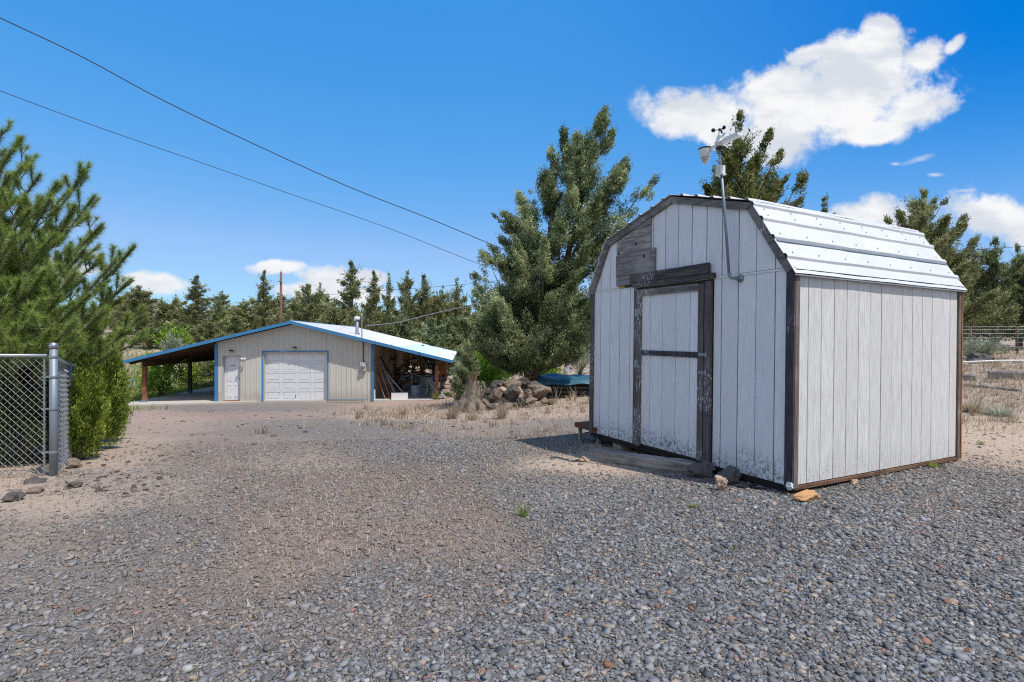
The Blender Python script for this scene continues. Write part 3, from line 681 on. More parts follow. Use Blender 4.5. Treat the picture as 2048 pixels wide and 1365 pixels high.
# --- wood behind the far building
VAR = []
for k, (H_, R_, nb, gp_, tr_) in enumerate([(7,2.1,34,.05,1),(8,1.5,34,.25,1),(6,2.6,36,.05,2),(7.5,1.7,30,.3,1),(5.5,2.2,34,.0,2)]):
    tb, cr = juniper_mesh(H_, R_, nb, 100+k, .22, .075, 30, 1.45, .06, 0, None, 1., .8, tr_, gp_)
    VAR.append((tb, cr, H_))
trees = [ # px, top py, depth, variant, width factor, leaf, label
 (393,553,47,1,1.15,'leaf_far','tall narrow juniper standing above the wood over the left carport'),
 (275,575,44,0,1.2,'leaf_far','broad juniper seen just right of the pine branch tips'),
 (322,597,50,4,1.1,'leaf_far','low rounded juniper between the pine branches and the tall narrow one'),
 (437,600,49,3,.9,'leaf_far','thin topped juniper right of the tall narrow one over the left carport'),
 (488,600,53,4,1.2,'leaf_far','broad olive juniper left of the slender one by the utility pole'),
 (528,543,48,1,.85,'leaf_far','slender tall juniper just left of the utility pole'),
 (587,600,54,0,1.1,'leaf_far','dark juniper directly right of the utility pole'),
 (617,572,46,2,1.1,'leaf_far','bushy twin topped juniper behind the garage ridge'),
 (640,566,49,3,.8,'leaf_far','thin juniper spire rising from behind the twin topped one'),
 (703,525,47,1,1.3,'leaf_far','tallest juniper in the wood, above the garage roof vents'),
 (665,600,43,4,1.0,'leaf_far','yellow-green low juniper left below the tallest one'),
 (748,544,50,1,1.0,'leaf_far','pointed juniper next right of the tallest one'),
 (778,546,52,3,.75,'leaf_far','thin wispy juniper between two fuller pointed ones'),
 (815,547,47,0,.85,'leaf_far','cone shaped juniper above the light grey roof slope'),
 (848,552,48,1,1.05,'leaf_far','dark pointed juniper above the lower end of the roof'),
 (885,575,52,4,1.1,'leaf_far','shorter juniper in the gap before the big juniper, left one'),
 (914,557,45,3,1.1,'leaf_far','juniper with open crown just left of the big juniper'),
 (868,640,38,2,.9,'leaf_blue','pale grey-green bushy juniper over the carport roof edge'),
 (905,630,42,0,.95,'leaf_blue','juniper with a dark trunk standing on the bare orange ground'),
 (800,625,41,4,1.0,'leaf_blue','pale rounded juniper behind the cable over the roof'),
 (735,610,41,2,.8,'leaf_far','rounded juniper right behind the stove vent'),
 (410,640,42,2,.8,'leaf_far','bushy low juniper below the tall narrow one'),
 (470,628,44,0,.8,'leaf_far','squat juniper on the bank over the carport roof'),
 (555,625,42,4,.9,'leaf_far','brownish low juniper at the foot of the utility pole'),
 (350,640,40,4,.8,'leaf_far','low olive juniper on the dirt bank above the carport'),
 (300,650,39,2,.7,'leaf_blue','grey-green juniper bush on the dirt bank beside the pine'),
 (965,600,40,2,1.0,'leaf_far','olive juniper glimpsed behind the left side of the big juniper'),
]
protos = {}
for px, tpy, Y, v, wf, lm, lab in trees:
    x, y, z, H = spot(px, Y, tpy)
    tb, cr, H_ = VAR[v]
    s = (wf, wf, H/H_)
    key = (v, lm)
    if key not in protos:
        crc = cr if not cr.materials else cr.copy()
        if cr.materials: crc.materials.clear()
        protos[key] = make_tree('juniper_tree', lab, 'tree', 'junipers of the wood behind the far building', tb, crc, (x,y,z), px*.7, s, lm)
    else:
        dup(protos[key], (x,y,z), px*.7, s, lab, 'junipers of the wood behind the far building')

def distant_wood():
    "far off wood filling the skyline: one mass"
    rd = random.Random(5); parts = []
    Vs = []; Fs = []; Ss = []; b = 0
    for i in range(120):
        px = rd.uniform(-900, 3000); Y = rd.uniform(54, 92)
        if 230 < px < 1000 and i % 2: Y = rd.uniform(52, 62)
        tpy = rd.uniform(572, 612) if px < 560 else rd.uniform(585, 625) if px < 1300 else rd.uniform(560, 620)
        x, y, z, H = spot(px, Y, tpy); H = min(max(H, 3), 9)
        tb, cr, H_ = VAR[rd.choice([0,2,4,3])]
        n = len(cr.vertices); co = np.empty(n*3, np.float32); cr.vertices.foreach_get('co', co); co = co.reshape(-1,3).astype(float)
        sh = np.empty(n, np.float32); cr.attributes['shade'].data.foreach_get('value', sh)
        # thin the copy: every other leaf, twice the width
        q = co.reshape(-1,4,3); q = q[::2]; sh = sh.reshape(-1,4)[::2].ravel()
        cen = q.mean(1, keepdims=True); q = cen+(q-cen)*1.45
        th = rd.random()*6.28; c_, s_ = math.cos(th), math.sin(th); w = rd.uniform(.9,1.4)
        xx = (q[...,0]*c_-q[...,1]*s_)*w+x; yy = (q[...,0]*s_+q[...,1]*c_)*w+y; zz = q[...,2]*H/H_+z
        Vn = np.stack([xx,yy,zz],-1).reshape(-1,3)
        Vs.append(Vn); Fs.append(np.arange(len(Vn)).reshape(-1,4)+b); Ss.append(np.clip(sh+rd.uniform(-.15,.1),0,1)); b += len(Vn)
    me = mesh_np('distant_wood', np.concatenate(Vs), np.concatenate(Fs), {'shade': np.concatenate(Ss)})
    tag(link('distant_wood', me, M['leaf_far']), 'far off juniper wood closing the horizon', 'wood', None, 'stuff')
distant_wood()

# --- shrubs
def shrub(name, label, cat, px, base_py, top_py, wpx, lm, n=60, per=60, L=.07, W=.035, Y=None, cl=.18, up=.3, group=None, bm='bark', stems=6):
    global rng
    if Y is None: p = gp(px, base_py); x, y, z = p
    else: x = (px-CX)/F*Y; y = Y; z = g(x, y)
    H = (HY-top_py)/F*y-z; Rd = wpx/2/F*y
    q = unit(rng.normal(size=(n,3)))*(rng.random(n)**.4)[:,None]
    c = np.stack([q[:,0]*Rd*.85, q[:,1]*Rd*.85, H*(.50+.42*q[:,2])], 1)
    c = c*(1+rng.normal(0,.08,(n,1)))
    a = unit(c-np.array([0,0,H*.25])+1e-6)
    r = np.full(n, cl*max(Rd,.25)*1.2)*rng.uniform(.7,1.3,n)
    V, Fc, S = leaves(c, r, a, per, L, W, up)
    V[:,2] = np.maximum(V[:,2], -.02)
    t = empty(name, (x,y,z), 0, label, cat, group)
    tb = MB()
    for k in range(stems):
        e = c[rng.integers(n)]
        tb.tube([(0,0,-.1),(e[0]*.35,e[1]*.35,e[2]*.45),tuple(e)], [.008+.012*H,.006+.006*H,.004], 5, False)
    tb.build('stem', M[bm], t, smooth=True); link('foliage', mesh_np('foliage', V, Fc, {'shade': S}), M[lm], t)
    return t
# young juniper behind the stump
x, y, z, H = spot(932, 15.6, 692)
tb, cr = juniper_mesh(H, .60, 40, 55, .06, .022, 60, .42, .03, 0, None, 1.05, 1.6)
make_tree('juniper_tree', 'young grey-green juniper behind the old stump', 'tree', None, tb, cr, (x,y,z), 0, (1,1,1), 'leaf_young')
shrub('leafy_bush', 'bright green leafy bush right of the big juniper trunks', 'bush', 1092, 745, 700, 62, 'leaf_bright', 80, 60, .12, .07, Y=24, cl=.24)
shrub('leafy_bush', 'bright green leafy bush between the young juniper and the big juniper trunks', 'bush', 985, 745, 690, 80, 'leaf_bright', 90, 60, .12, .07, Y=20, cl=.24)
shrub('leafy_bush', 'lime green leafy bush seen under the left carport roof', 'bush', 322, 780, 712, 95, 'leaf_bright', 70, 45, .13, .075, Y=25.5, cl=.17, stems=14)
shrub('leafy_bush', 'lime green bush top showing above the left carport roof', 'bush', 350, 700, 655, 60, 'leaf_bright', 60, 40, .2, .1, Y=37, cl=.2)
shrub('leafy_bush', 'dark tangled bush behind the second left carport post', 'bush', 415, 770, 712, 70, 'leaf_juniper', 60, 45, .15, .06, Y=33, cl=.2, stems=16)
shrub('leafy_bush', 'sparse green bush between the two left carport posts', 'bush', 382, 775, 735, 50, 'leaf_cedar', 40, 40, .12, .06, Y=30, cl=.2, stems=14)
shrub('sagebrush', 'round silver-green sagebrush in front of the wire fence', 'sagebrush', 1962, 722, 684, 72, 'leaf_sage', 60, 60, .10, .03, Y=21, cl=.2)
shrub('sagebrush', 'grey-green sagebrush under the carport eave on the far orange ground', 'sagebrush', 815, 716, 702, 50, 'leaf_sage', 40, 40, .16, .05, Y=52, cl=.3)
shrub('sagebrush', 'grey sagebrush on the bank beneath the far left junipers', 'sagebrush', 345, 690, 672, 45, 'leaf_sage', 40, 40, .16, .05, Y=36, cl=.3)
shrub('thicket', 'bare grey-brown thicket beyond the tarp covered pile', 'bush', 1160, 742, 690, 70, 'leaf_sage', 70, 40, .16, .02, Y=25, cl=.25, stems=20)

# --- cut hedge of junipers along the side fence, left
FP = Vector((-5.31, 6.15)); FD = Vector((-.54, .84)).normalized()
def fpt(t, off=0.): q = FP+FD*t; return q.x+FD.y*off, q.y-FD.x*off
def cedar(label, t, off, H, Rd, lean, seed, n=260, per=60, group='evergreen shrubs along the chain-link fence', lm='leaf_cedar'):
    global rng
    keep = rng; rng = np.random.default_rng(seed)
    x, y = fpt(t, off); z = g(x, y)
    h = rng.random(n)**.85; az = rng.random(n)*6.283; rr = Rd*(1-h**2.2*.75)*(.45+.55*rng.random(n)**.5)
    c = np.stack([np.cos(az)*rr+lean[0]*h*H, np.sin(az)*rr+lean[1]*h*H, h*H*.93+.05], 1)
    a = unit(np.stack([np.cos(az)*.45+lean[0], np.sin(az)*.45+lean[1], np.full(n, 1.)], 1))
    r = np.full(n, .115)*rng.uniform(.7,1.35,n)
    C2 = c[:,None,:]+(a*rng.uniform(.6,1.7,(n,1)))[:,None,:]*(np.array([0,.10,.19,.27])[None,:,None]); C2 = C2.reshape(-1,3)
    r2 = (r[:,None]*np.array([.85,.62,.38,.2])[None]).ravel(); a2 = np.repeat(a, 4, 0)
    V, Fc, S = leaves(C2, r2, a2, per//4, .05, .014, .55, .5, sb=np.repeat(np.clip(rng.normal(.52,.16,n),0,1),4))
    V[:,2] = np.maximum(V[:,2], -.02)
    t_ = empty('evergreen_shrub', (x,y,z), 0, label, 'shrub', group)
    tb = MB(); tb.tube([(0,0,-.1),(0,0,.3),(lean[0]*H*.6,lean[1]*H*.6,H*.7)], [.05,.04,.012], 7)
    for k in range(7):
        e = c[rng.integers(n)]; tb.tube([(0,0,.12), (e[0]*.5,e[1]*.5,e[2]*.6), tuple(e)], [.02,.012,.005], 5, False)
    tb.build('stem', M['bark_grey'], t_, smooth=True); link('foliage', mesh_np('foliage', V, Fc, {'shade': S}), M[lm], t_)
    rng = keep
cedar('low yellow-green shrub pushing past the end of the side fence mesh', 1.35, .06, 1.05, .22, (.0,-.03), 201, 120, 190)
cedar('yellow-green shrub second along the side fence', 2.4, .12, 1.2, .28, (.05,-.03), 202, 150, 170)
cedar('dense yellow-green shrub in the middle of the hedge', 3.9, .04, 1.30, .30, (.04,0), 203, 190, 150)
cedar('tall upswept shrub near the far end of the hedge', 5.6, .0, 1.45, .32, (.04,0), 204, 200, 130)
cedar('tallest upswept shrub that ends the hedge at the driveway', 7.6, -.22, 1.70, .34, (.04,.05), 205, 230, 120)
cedar('dark green shrub at the far back of the hedge', 10.2, -.8, 1.85, .42, (.02,.05), 206, 240, 110)
def behind(label, x, y, *a):
    dx, dy = x-FP.x, y-FP.y; t_ = dx*FD.x+dy*FD.y; cedar(label, t_, dx*FD.y-dy*FD.x, *a)
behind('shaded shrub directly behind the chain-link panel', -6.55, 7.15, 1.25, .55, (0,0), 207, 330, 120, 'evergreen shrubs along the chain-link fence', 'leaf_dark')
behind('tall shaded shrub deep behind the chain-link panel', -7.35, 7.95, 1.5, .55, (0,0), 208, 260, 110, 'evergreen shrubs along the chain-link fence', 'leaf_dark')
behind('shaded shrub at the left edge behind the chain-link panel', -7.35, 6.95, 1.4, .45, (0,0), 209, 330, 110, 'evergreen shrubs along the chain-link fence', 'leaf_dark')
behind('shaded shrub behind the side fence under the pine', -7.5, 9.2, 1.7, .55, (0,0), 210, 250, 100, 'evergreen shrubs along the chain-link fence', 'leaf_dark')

# --- the pine at the left edge
def pine():
    global rng
    keep = rng; rng = np.random.default_rng(77); rd = random.Random(77)
    TX, TY = -8.6, 8.3; tz = g(TX, TY)
    O = np.array([TX, TY, tz])
    tb = MB(); tb.tube([(0,0,-.3),(.02,0,.6),(.05,.03,2.6),(.0,.05,4.6),(.02,.0,6.3)], [.21,.17,.13,.08,.02], 12)
    br = []
    # px, py, depth of each branch tip; start height on the trunk (above ground)
    T = [(5,262,7.6,3.9),(28,300,7.7,3.7),(60,318,8.6,3.4),(20,350,7.2,3.3),(80,350,7.7,3.2),(115,365,7.9,3.0),(168,340,7.7,2.8),(190,392,8.3,2.6),(100,400,7.0,2.9),(150,410,7.2,2.6),
         (205,450,7.9,2.3),(60,420,6.9,2.8),(30,470,6.8,2.5),(110,470,7.0,2.4),(185,470,8.8,2.3),(170,500,7.3,2.2),(268,492,7.7,1.7),(232,520,7.5,1.75),(205,520,8.2,1.9),(262,560,8.2,1.6),
         (150,545,6.9,1.9),(90,540,6.7,2.0),(40,560,6.6,1.9),(120,590,6.8,1.7),(180,590,7.2,1.6),(60,610,6.5,1.6),(10,600,6.5,1.8),(240,600,8.0,1.5),(215,620,7.2,1.4),(290,632,9.2,1.3),
         (150,640,6.7,1.4),(30,650,6.4,1.4),(100,660,6.5,1.3),(200,660,7.4,1.3),(262,660,8.6,1.2),(60,690,6.4,1.2),(160,695,6.9,1.1),(230,700,7.8,1.1),(300,672,9.6,1.2),(5,700,6.4,1.2),(120,705,6.6,1.1),
         (-40,300,7.0,3.6),(-60,400,6.6,3.0),(-80,500,6.4,2.4),(-50,560,6.2,2.0),(-70,640,6.2,1.5),(90,600,10,2.2),(160,620,9.8,1.7),
         (20,390,7.8,3.2),(135,440,7.8,2.8),(75,500,7.6,2.5),(165,560,8.2,2.1),(25,540,7.6,2.2),(95,620,7.8,1.8),(190,630,8.4,1.6),(45,660,7.6,1.5)]
    N0 = []; ND = []
    def needles(p, q, dens=1.):
        "brush of needles round the twig p->q, longest at its tip"
        ln = np.linalg.norm(q-p); k = int(270*ln/.22*dens)
        s = rng.random(k)**.8; d = (q-p)/max(ln, 1e-6)
        N0.append(p+(q-p)*s[:,None]); ND.append(unit(d*rng.uniform(.35,1.1,(k,1))+unit(rng.normal(size=(k,3)))*.85))
    for px, py, Y, h in T:
        tip = np.array(P(px, py, Y))-O; b0 = np.array([0,0,h-.35*rd.random()])
        ln = np.linalg.norm(tip-b0)
        def pt(s):
            q = b0*(1-s)+tip*s; q = q.copy(); q[2] -= ln*.16*math.sin(s*math.pi)*(1-.3*s)
            q[0] += .03*math.sin(s*9+px); q[1] += .04*math.sin(s*7+py); return q
        pts = [pt(s) for s in np.linspace(0,1,9)]
        tb.tube(pts, [(.030*(1-i/9.)+.005)*(.6+ln*.18) for i in range(9)], 6, False)
        needles(pt(.88), tip, 1.4); needles(pt(.72), pt(.88), .6)
        nt = int(5+ln*2.7)
        for k in range(nt):
            s = rd.uniform(.38,.95); q = pt(s); dr = unit(pt(min(1,s+.05))-pt(s-.05))
            sd = unit(np.cross(dr, np.array([0,0,1.]))+1e-6)*rd.choice([-1,1])
            L = rd.uniform(.22,.55)*(1.25-s*.6)
            e = q+(dr*rd.uniform(.5,1.)+sd*rd.uniform(.3,.9)+np.array([0,0,rd.uniform(.0,.75)]))*L*.72
            mid = (q+e)/2-np.array([0,0,.03])
            tb.tube([q, mid, e], [.009,.007,.005], 5, False)
            d_ = unit(e-mid); needles(e-d_*min(.17,L*.55), e+d_*.05+np.array([0,0,.03]), 1.15)
            if L > .36:
                e2 = mid+(dr*.5-sd*.3+np.array([0,0,.55]))*L*.5
                tb.tube([mid, e2], [.006,.004], 4, False); needles(mid*.4+e2*.6, e2, 1.)
    # inner dead twigs
    for k in range(60):
        h = rd.uniform(.8,3.8); az = rd.uniform(-1.6,1.2); L = rd.uniform(.6,1.6)
        a = np.array([0,0,h]); e = a+np.array([math.cos(az)*L, math.sin(az)*L, rd.uniform(-.15,.4)])
        m = (a+e)/2+np.array([0,0,rd.uniform(-.12,.05)])
        tb.tube([a, m, e], [.012,.008,.003], 4, False)
    p = np.concatenate(N0); d = np.concatenate(ND); n = len(p)
    print('needles', n)
    s = unit(np.cross(d, rng.normal(size=(n,3)))); L = rng.uniform(.07,.125,n); w = .0046
    V = np.stack([p-s*w/2, p+s*w/2, p+d*L[:,None]*1.+s*w*.1], 1).reshape(-1,3)
    S = np.repeat(np.clip(rng.normal(.48,.22,n)+d[:,2]*.12,0,1), 3)
    rng = keep
    t = empty('pine_tree', (TX,TY,tz), 0, 'pine with long needle tufts and curved grey branches at the left edge', 'tree')
    tb.build('trunk', M['bark_grey'], t, smooth=True)
    link('crown', mesh_np('crown', V, np.arange(n*3).reshape(-1,3), {'shade': S}), M['leaf_pine'], t)
pine()

# ================================================================== THE SHED
def shed():
    W, D, EH = 3.16, 3.08, 2.05
    PR = [(0.,2.05),(.451,2.74),(1.56,3.06),(2.80,2.71),(3.16,2.05)]
    def pz(y):
        for (a, b), (c, d) in zip(PR, PR[1:]):
            if y <= c: return b+(d-b)*(y-a)/(c-a)
        return PR[-1][1]
    root = empty('garden_shed', (0,0,0), 0, 'white gambrel roofed wooden shed with grooved siding and a ribbed metal roof', 'shed')
    bx = Vector((.888,.4594,-.0104)).normalized(); by = Vector((-.4594,.888,.0054)); by = (by-bx*by.dot(bx)).normalized(); bz = bx.cross(by)
    root.matrix_world = Matrix(((bx.x,by.x,bz.x,2.604),(bx.y,by.y,bz.y,4.948),(bx.z,by.z,bz.z,-1.393),(0,0,0,1)))
    S = M['siding']; SL = M['siding_lit']
    # backing shell, dark, 10 mm behind the boards
    m = MB()
    m.prism([(.012,y,z) for y, z in [(.02,0),(W-.02,0)]+[(min(max(y,.02),W-.02), z-.03) for y, z in reversed(PR)]], (.03,0,0))
    m.prism([(D-.04,y,z) for y, z in [(.02,0),(W-.02,0)]+[(min(max(y,.02),W-.02), z-.03) for y, z in reversed(PR)]], (.03,0,0))
    m.box((.05,.012,0),(D-.05,.04,EH-.03)); m.box((.05,W-.04,0),(D-.05,W-.012,EH-.03))
    m.box((.05,.05,.02),(D-.05,W-.05,.08))
    m.build('wall_backing', M['groove'], root)
    rd = random.Random(3)
    edges = [.0]+[.192+.2126*k for k in range(14)]+[W]
    lo = MB(); up = MB()
    for a, b in zip(edges, edges[1:]):
        a2, b2 = a+.0045+rd.random()*.002, b-.0045-rd.random()*.002
        o = rd.uniform(-.0015,.0015)
        # lower course, leaving the doorway free
        segs = []
        if b2 <= .93 or a2 >= 2.20: segs = [(a2,b2)]
        else:
            if a2 < .93: segs.append((a2,.93))
            if b2 > 2.20: segs.append((2.20,b2))
        for s, e in segs: lo.box((o,s,.0+rd.random()*.006),(.013,e,EH-.022))
        ys = [a2]+[p[0] for p in PR if a2 < p[0] < b2]+[b2]
        poly = [(o,a2,EH+.006),(o,b2,EH+.006)]+[(o,y,pz(y)-.025) for y in reversed(ys)]
        if min(pz(a2), pz(b2))-.025 < EH+.01:
            poly = [(o,a2,EH+.006),(o,b2,EH+.006),(o,b2,max(pz(b2)-.025,EH+.012)),(o,a2,max(pz(a2)-.025,EH+.012))]
        up.prism(poly, (.013-o,0,0))
    lo.build('front_wall', S, root, bevel=.0012); up.build('gable_wall', S, root, bevel=.0012)
    m = MB(); m.box((-.004,.07,EH-.020),(.010,W-.05,EH+.002)); m.build('drip_strip', M['white_plastic'], root)
    # side walls (right one lit), rear gable
    xs = [.07]+[.07+.15+.2035*k for k in range(0, 14)]+[D-.05]
    for (y0, sgn, mt, nm) in ((0., 1, SL, 'side_wall'), (W, -1, SL, 'side_wall')):
        m = MB()
        for a, b in zip(xs, xs[1:]):
            g2 = .003+rd.random()*.002; o = rd.uniform(-.002,.001)
            m.box((a+g2, y0+o*sgn, .012),(b-g2, y0+.013*sgn, EH-.045-rd.random()*.01))
        m.build(nm, mt, root, bevel=.0012)
    m = MB()
    for a, b in zip(edges, edges[1:]):
        a2, b2 = a+.006, b-.006
        ys = [a2]+[p[0] for p in PR if a2 < p[0] < b2]+[b2]
        m.prism([(D-.013,a2,0),(D-.013,b2,0)]+[(D-.013,y,pz(y)-.02) for y in reversed(ys)], (.013,0,0))
    m.build('rear_wall', SL, root)
    # corner boards
    def rough(m, a, b, amp=.004, ax=2, n=9):
        "a board cut in pieces lengthwise whose edges wander a little"
        a = list(a); b = list(b)
        other = [i for i in range(3) if i != ax]
        L = b[ax]-a[ax]; rings = []
        for k in range(n+1):
            q = a[ax]+L*k/n; r = []
            j = [rd.uniform(-amp, amp) for _ in range(4)]
            for (u_, v_), jj in zip(((a[other[0]],a[other[1]]),(b[other[0]],a[other[1]]),(b[other[0]],b[other[1]]),(a[other[0]],b[other[1]])), j):
                p = [0,0,0]; p[ax] = q; p[other[0]] = u_+jj*.7; p[other[1]] = v_+jj*.7; r.append(tuple(p))
            rings.append(r)
        vs = [v for r in rings for v in r]; fs = [(0,1,2,3),(4*n+3,4*n+2,4*n+1,4*n)]
        for k in range(n):
            for i in range(4): fs.append((4*k+i, 4*k+(i+1)%4, 4*k+4+(i+1)%4, 4*k+4+i))
        m.add(vs, fs); return m
    rough(MB(), (-.022,-.022,-.015),(-.001,.062,EH-.0)).build('corner_board', M['trim_dark'], root)
    rough(MB(), (.0,-.024,-.01),(.058,-.002,EH-.03), .003).build('corner_board', M['trim_brown'], root)
    rough(MB(), (-.022,W-.058,-.01),(-.001,W+.020,EH-.02)).build('corner_board', M['trim'], root)
    rough(MB(), (D-.048,-.022,-.01),(D+.002,-.002,EH-.05), .002).build('corner_board', M['trim_brown'], root)
    rough(MB(), (D+.004,-.03,-.015),(D+.022,.05,EH-.06), .002).build('corner_board', M['orange_wood'], root)
    # sill along the side, floor joists beneath
    MB().box((.02,-.016,-.030),(D,.02,.002)).build('sill', M['sill'], root)
    m = MB(); m.box((-.006,.05,-.055),(.03,W,-.003)); m.box((.05,.03,-.09),(D-.05,.12,-.037)); m.box((.05,W-.12,-.09),(D-.05,W-.03,-.02)); m.box((.05,W/2,-.09),(D-.05,W/2+.09,-.02))
    m.build('floor_frame', m_plain('floor_frame_gap_shade', (.022,.018,.015), .4, 8, .95), root)  # near-black colour paints the dark gap beneath the shed
    # rake boards following the gable
    def off(i, d):
        return Vector((0, PR[i][0], PR[i][1]))
    segs = [((-.035,.0,2.035),(-.035,.451,2.735)),((-.035,.44,2.735),(-.035,1.56,3.055)),((-.035,1.56,3.055),(-.035,2.80,2.705)),((-.035,2.80,2.70),(-.035,3.17,2.03))]
    for a, b in segs:
        a = Vector(a); b = Vector(b); d = (b-a).normalized(); nrm = Vector((0,-d.z,d.y))
        if nrm.z > 0: nrm = -nrm
        w = .075
        m = MB(); n = 8; rings = []
        for k in range(n+1):
            p = a.lerp(b, k/n)-nrm*.010; j = rd.uniform(-.004,.004)
            rings.append([p, p+nrm*(w+j), p+nrm*(w+j)+Vector((.034,0,0)), p+Vector((.034,0,0))])
        m.add([v for r in rings for v in r], [(0,1,2,3),(4*n+3,4*n+2,4*n+1,4*n)]+[(4*k+i,4*k+(i+1)%4,4*k+4+(i+1)%4,4*k+4+i) for k in range(n) for i in range(4)])
        m.build('rake_board', M['rake'], root)
    # ribbed roof sheets, ribs running from gable to gable
    X0, X1 = -.055, D+.06
    def sheet(name, A, B, ribs, mat, shift=.012):
        A = Vector(A); B = Vector(B); d = (B-A); L = d.length; d.normalize(); nr = Vector((0,-d.z,d.y))
        if nr.z < 0: nr = -nr
        pts = [0.]
        prof = [(0,0)]
        for r_ in ribs:
            prof += [(r_-.034,0),(r_-.016,.020),(r_+.016,.020),(r_+.034,0)]
        prof += [(L,0)]
        m = MB(); vs = []
        nx = 16
        for i in range(nx+1):
            x = X0+(X1-X0)*i/nx
            for s, h in prof:
                wv = .0022*math.sin(x*5.1+s*11)+.0015*math.sin(x*13+s*5)
                vs.append((x, *(A+d*s+nr*(h+shift+wv)).yz))
        k = len(prof); n_ = len(vs)
        vs += [(v[0], v[1]-nr.y*.004, v[2]-nr.z*.004) for v in vs]
        fs = [(i*k+j, i*k+j+1, (i+1)*k+j+1, (i+1)*k+j) for i in range(nx) for j in range(k-1)]
        fs += [tuple(n_+q for q in reversed(f)) for f in fs]
        for j in range(k-1): fs += [(j, n_+j, n_+j+1, j+1), (nx*k+j, nx*k+j+1, n_+nx*k+j+1, n_+nx*k+j)]
        for i in range(nx): fs += [(i*k, (i+1)*k, n_+(i+1)*k, n_+i*k), (i*k+k-1, n_+i*k+k-1, n_+(i+1)*k+k-1, (i+1)*k+k-1)]
        m.add(vs, fs); nf = len(m.f)
        for r_ in ribs:                                  # screws beside the ribs
            for q in range(8):
                x = X0+.14+q*(X1-X0-.28)/7+rd.uniform(-.01,.01)
                c = A+d*(r_+.055 if r_+.06 < L else r_-.06)+nr*(shift+.004)
                m.tube([(x,c.y,c.z),(x,c.y+nr.y*.006,c.z+nr.z*.006)], .0068, 6)
        o = m.build(name, [mat, M['galv_dull']], root)
        for pl in o.data.polygons:
            if pl.index >= nf: pl.material_index = 1
        return o
    rf = m_plain('shed_roof_white', (.68,.69,.70), .20, 3, .42, .0, .45, .05)
    sheet('roof_sheet', (0,-.045,1.985), (0,.451,2.752), [.20,.44,.68,.88], rf)
    sheet('roof_sheet', (0,.445,2.756), (0,1.57,3.078), [.05,.28,.51,.74,.97], rf, .014)
    sheet('roof_sheet', (0,2.81,2.725), (0,1.55,3.080), [.05,.28,.51,.74,.97,1.17], rf, .010)
    sheet('roof_sheet', (0,3.215,1.985), (0,2.80,2.728), [.12,.35,.58,.78], rf)
    # dark lap line half way down the steep side
    A = Vector((0,-.045,1.985)); B = Vector((0,.451,2.752)); d = (B-A).normalized(); nr = Vector((0,-d.z,d.y))
    c = A+d*.395+nr*.020
    MB().obox((X0+.02,c.y,c.z),(X1-.02,c.y,c.z),.008,.022,up=d).build('lap_seam', M['galv_dull'], root)
    # eave board and drip edge along the side
    MB().box((-.01,-.034,1.985),(D+.03,-.002,2.035)).build('eave_board', M['trim_dark'], root)
    MB().box((-.03,-.044,1.972),(D+.05,-.034,1.984)).build('drip_edge', M['white_plastic'], root)
    # ---- door
    door = MB()
    dg = [1.10,1.26,1.482,1.70,1.915,2.075]
    for a, b in zip(dg, dg[1:]): door.box((-.012,a+.003,.03),(.006,b-.003,1.93))
    dr = door.build('door', S, root, bevel=.001)
    rough(MB(), (-.034,1.045,.015),(-.012,1.125,1.985), .004).build('door_stile', M['trim_fleck'], dr)
    rough(MB(), (-.034,2.07,.0),(-.012,2.150,2.0), .004).build('door_stile', M['trim_fleck'], dr)
    m = MB(); rough(m, (-.036,1.127,1.915),(-.013,2.068,1.995), .003, 1); m.build('door_rail', M['rake'], dr)
    m = MB(); rough(m, (-.033,1.127,1.165),(-.013,2.068,1.225), .003, 1); m.build('door_rail', M['trim_dark'], dr)
    rough(MB(), (-.038,.945,-.005),(-.001,1.028,2.005), .003).build('door_jamb', M['trim'], root)
    rough(MB(), (-.026,2.158,.0),(-.001,2.215,2.02), .003).build('door_jamb', M['trim'], root)
    MB().box((-.004,1.03,.0),(.011,1.042,2.0)).build('door_gap', M['black_plastic'], root)
    for z in (.42,1.05,1.70):
        m = MB()
        m.box((-.0395,2.105,z-.05),(-.0345,2.138,z+.05)); m.tube([(-.041,2.150,z-.05),(-.041,2.150,z+.05)], .007, 8); m.box((-.0305,2.158,z-.05),(-.0265,2.186,z+.05))
        for q in (-.03,0,.03): m.tube([(-.040,2.12,z+q),(-.0425,2.12,z+q)], .005, 6)
        m.build('hinge', M['galv'], dr)
    for z, w in ((1.20,.05),(1.00,.055)):
        m = MB(); m.box((-.045,1.00,z-.016),(-.036,1.10,z+.016)); m.tube([(-.046,1.02,z),(-.06,1.02,z),(-.06,1.05,z),(-.046,1.05,z)], .005, 6)
        m.tube([(-.05,.99,z-w/2),(-.05,.99,z+w/2)], .009, 6); m.build('latch', M['galv'], dr)
    # boards over the door and the patched gable corner
    def board(name, mat, pts, x0=-.022, x1=-.002):
        return MB().prism([(x0,y,z) for y, z in pts], (x1-x0,0,0)).build(name, mat, root, bevel=.002)
    hb = MB(); rough(hb, (-.060,.965,2.095),(-.024,2.27,2.205), .004, 1, 12); o = hb.build('header_board', M['header'], root)
    hb = MB(); rough(hb, (-.050,.905,2.035),(-.002,2.235,2.092), .003, 1, 12); hb.build('header_board', M['header'], root)
    board('patch_board', M['plank'], [(2.28,2.082),(2.585,2.075),(2.585,2.20),(2.28,2.205)], -.026)
    board('patch_board', M['plank'], [(1.835,2.208),(2.59,2.203),(2.59,2.485),(1.835,2.500)], -.030)
    board('patch_board', M['plank2'], [(1.92,2.503),(2.59,2.490),(2.59,2.69),(2.50,2.705),(1.92,2.66)], -.020)
    board('patch_board', M['plank2'], [(1.92,2.664),(2.45,2.708),(2.30,2.775),(1.92,2.80)], -.018)
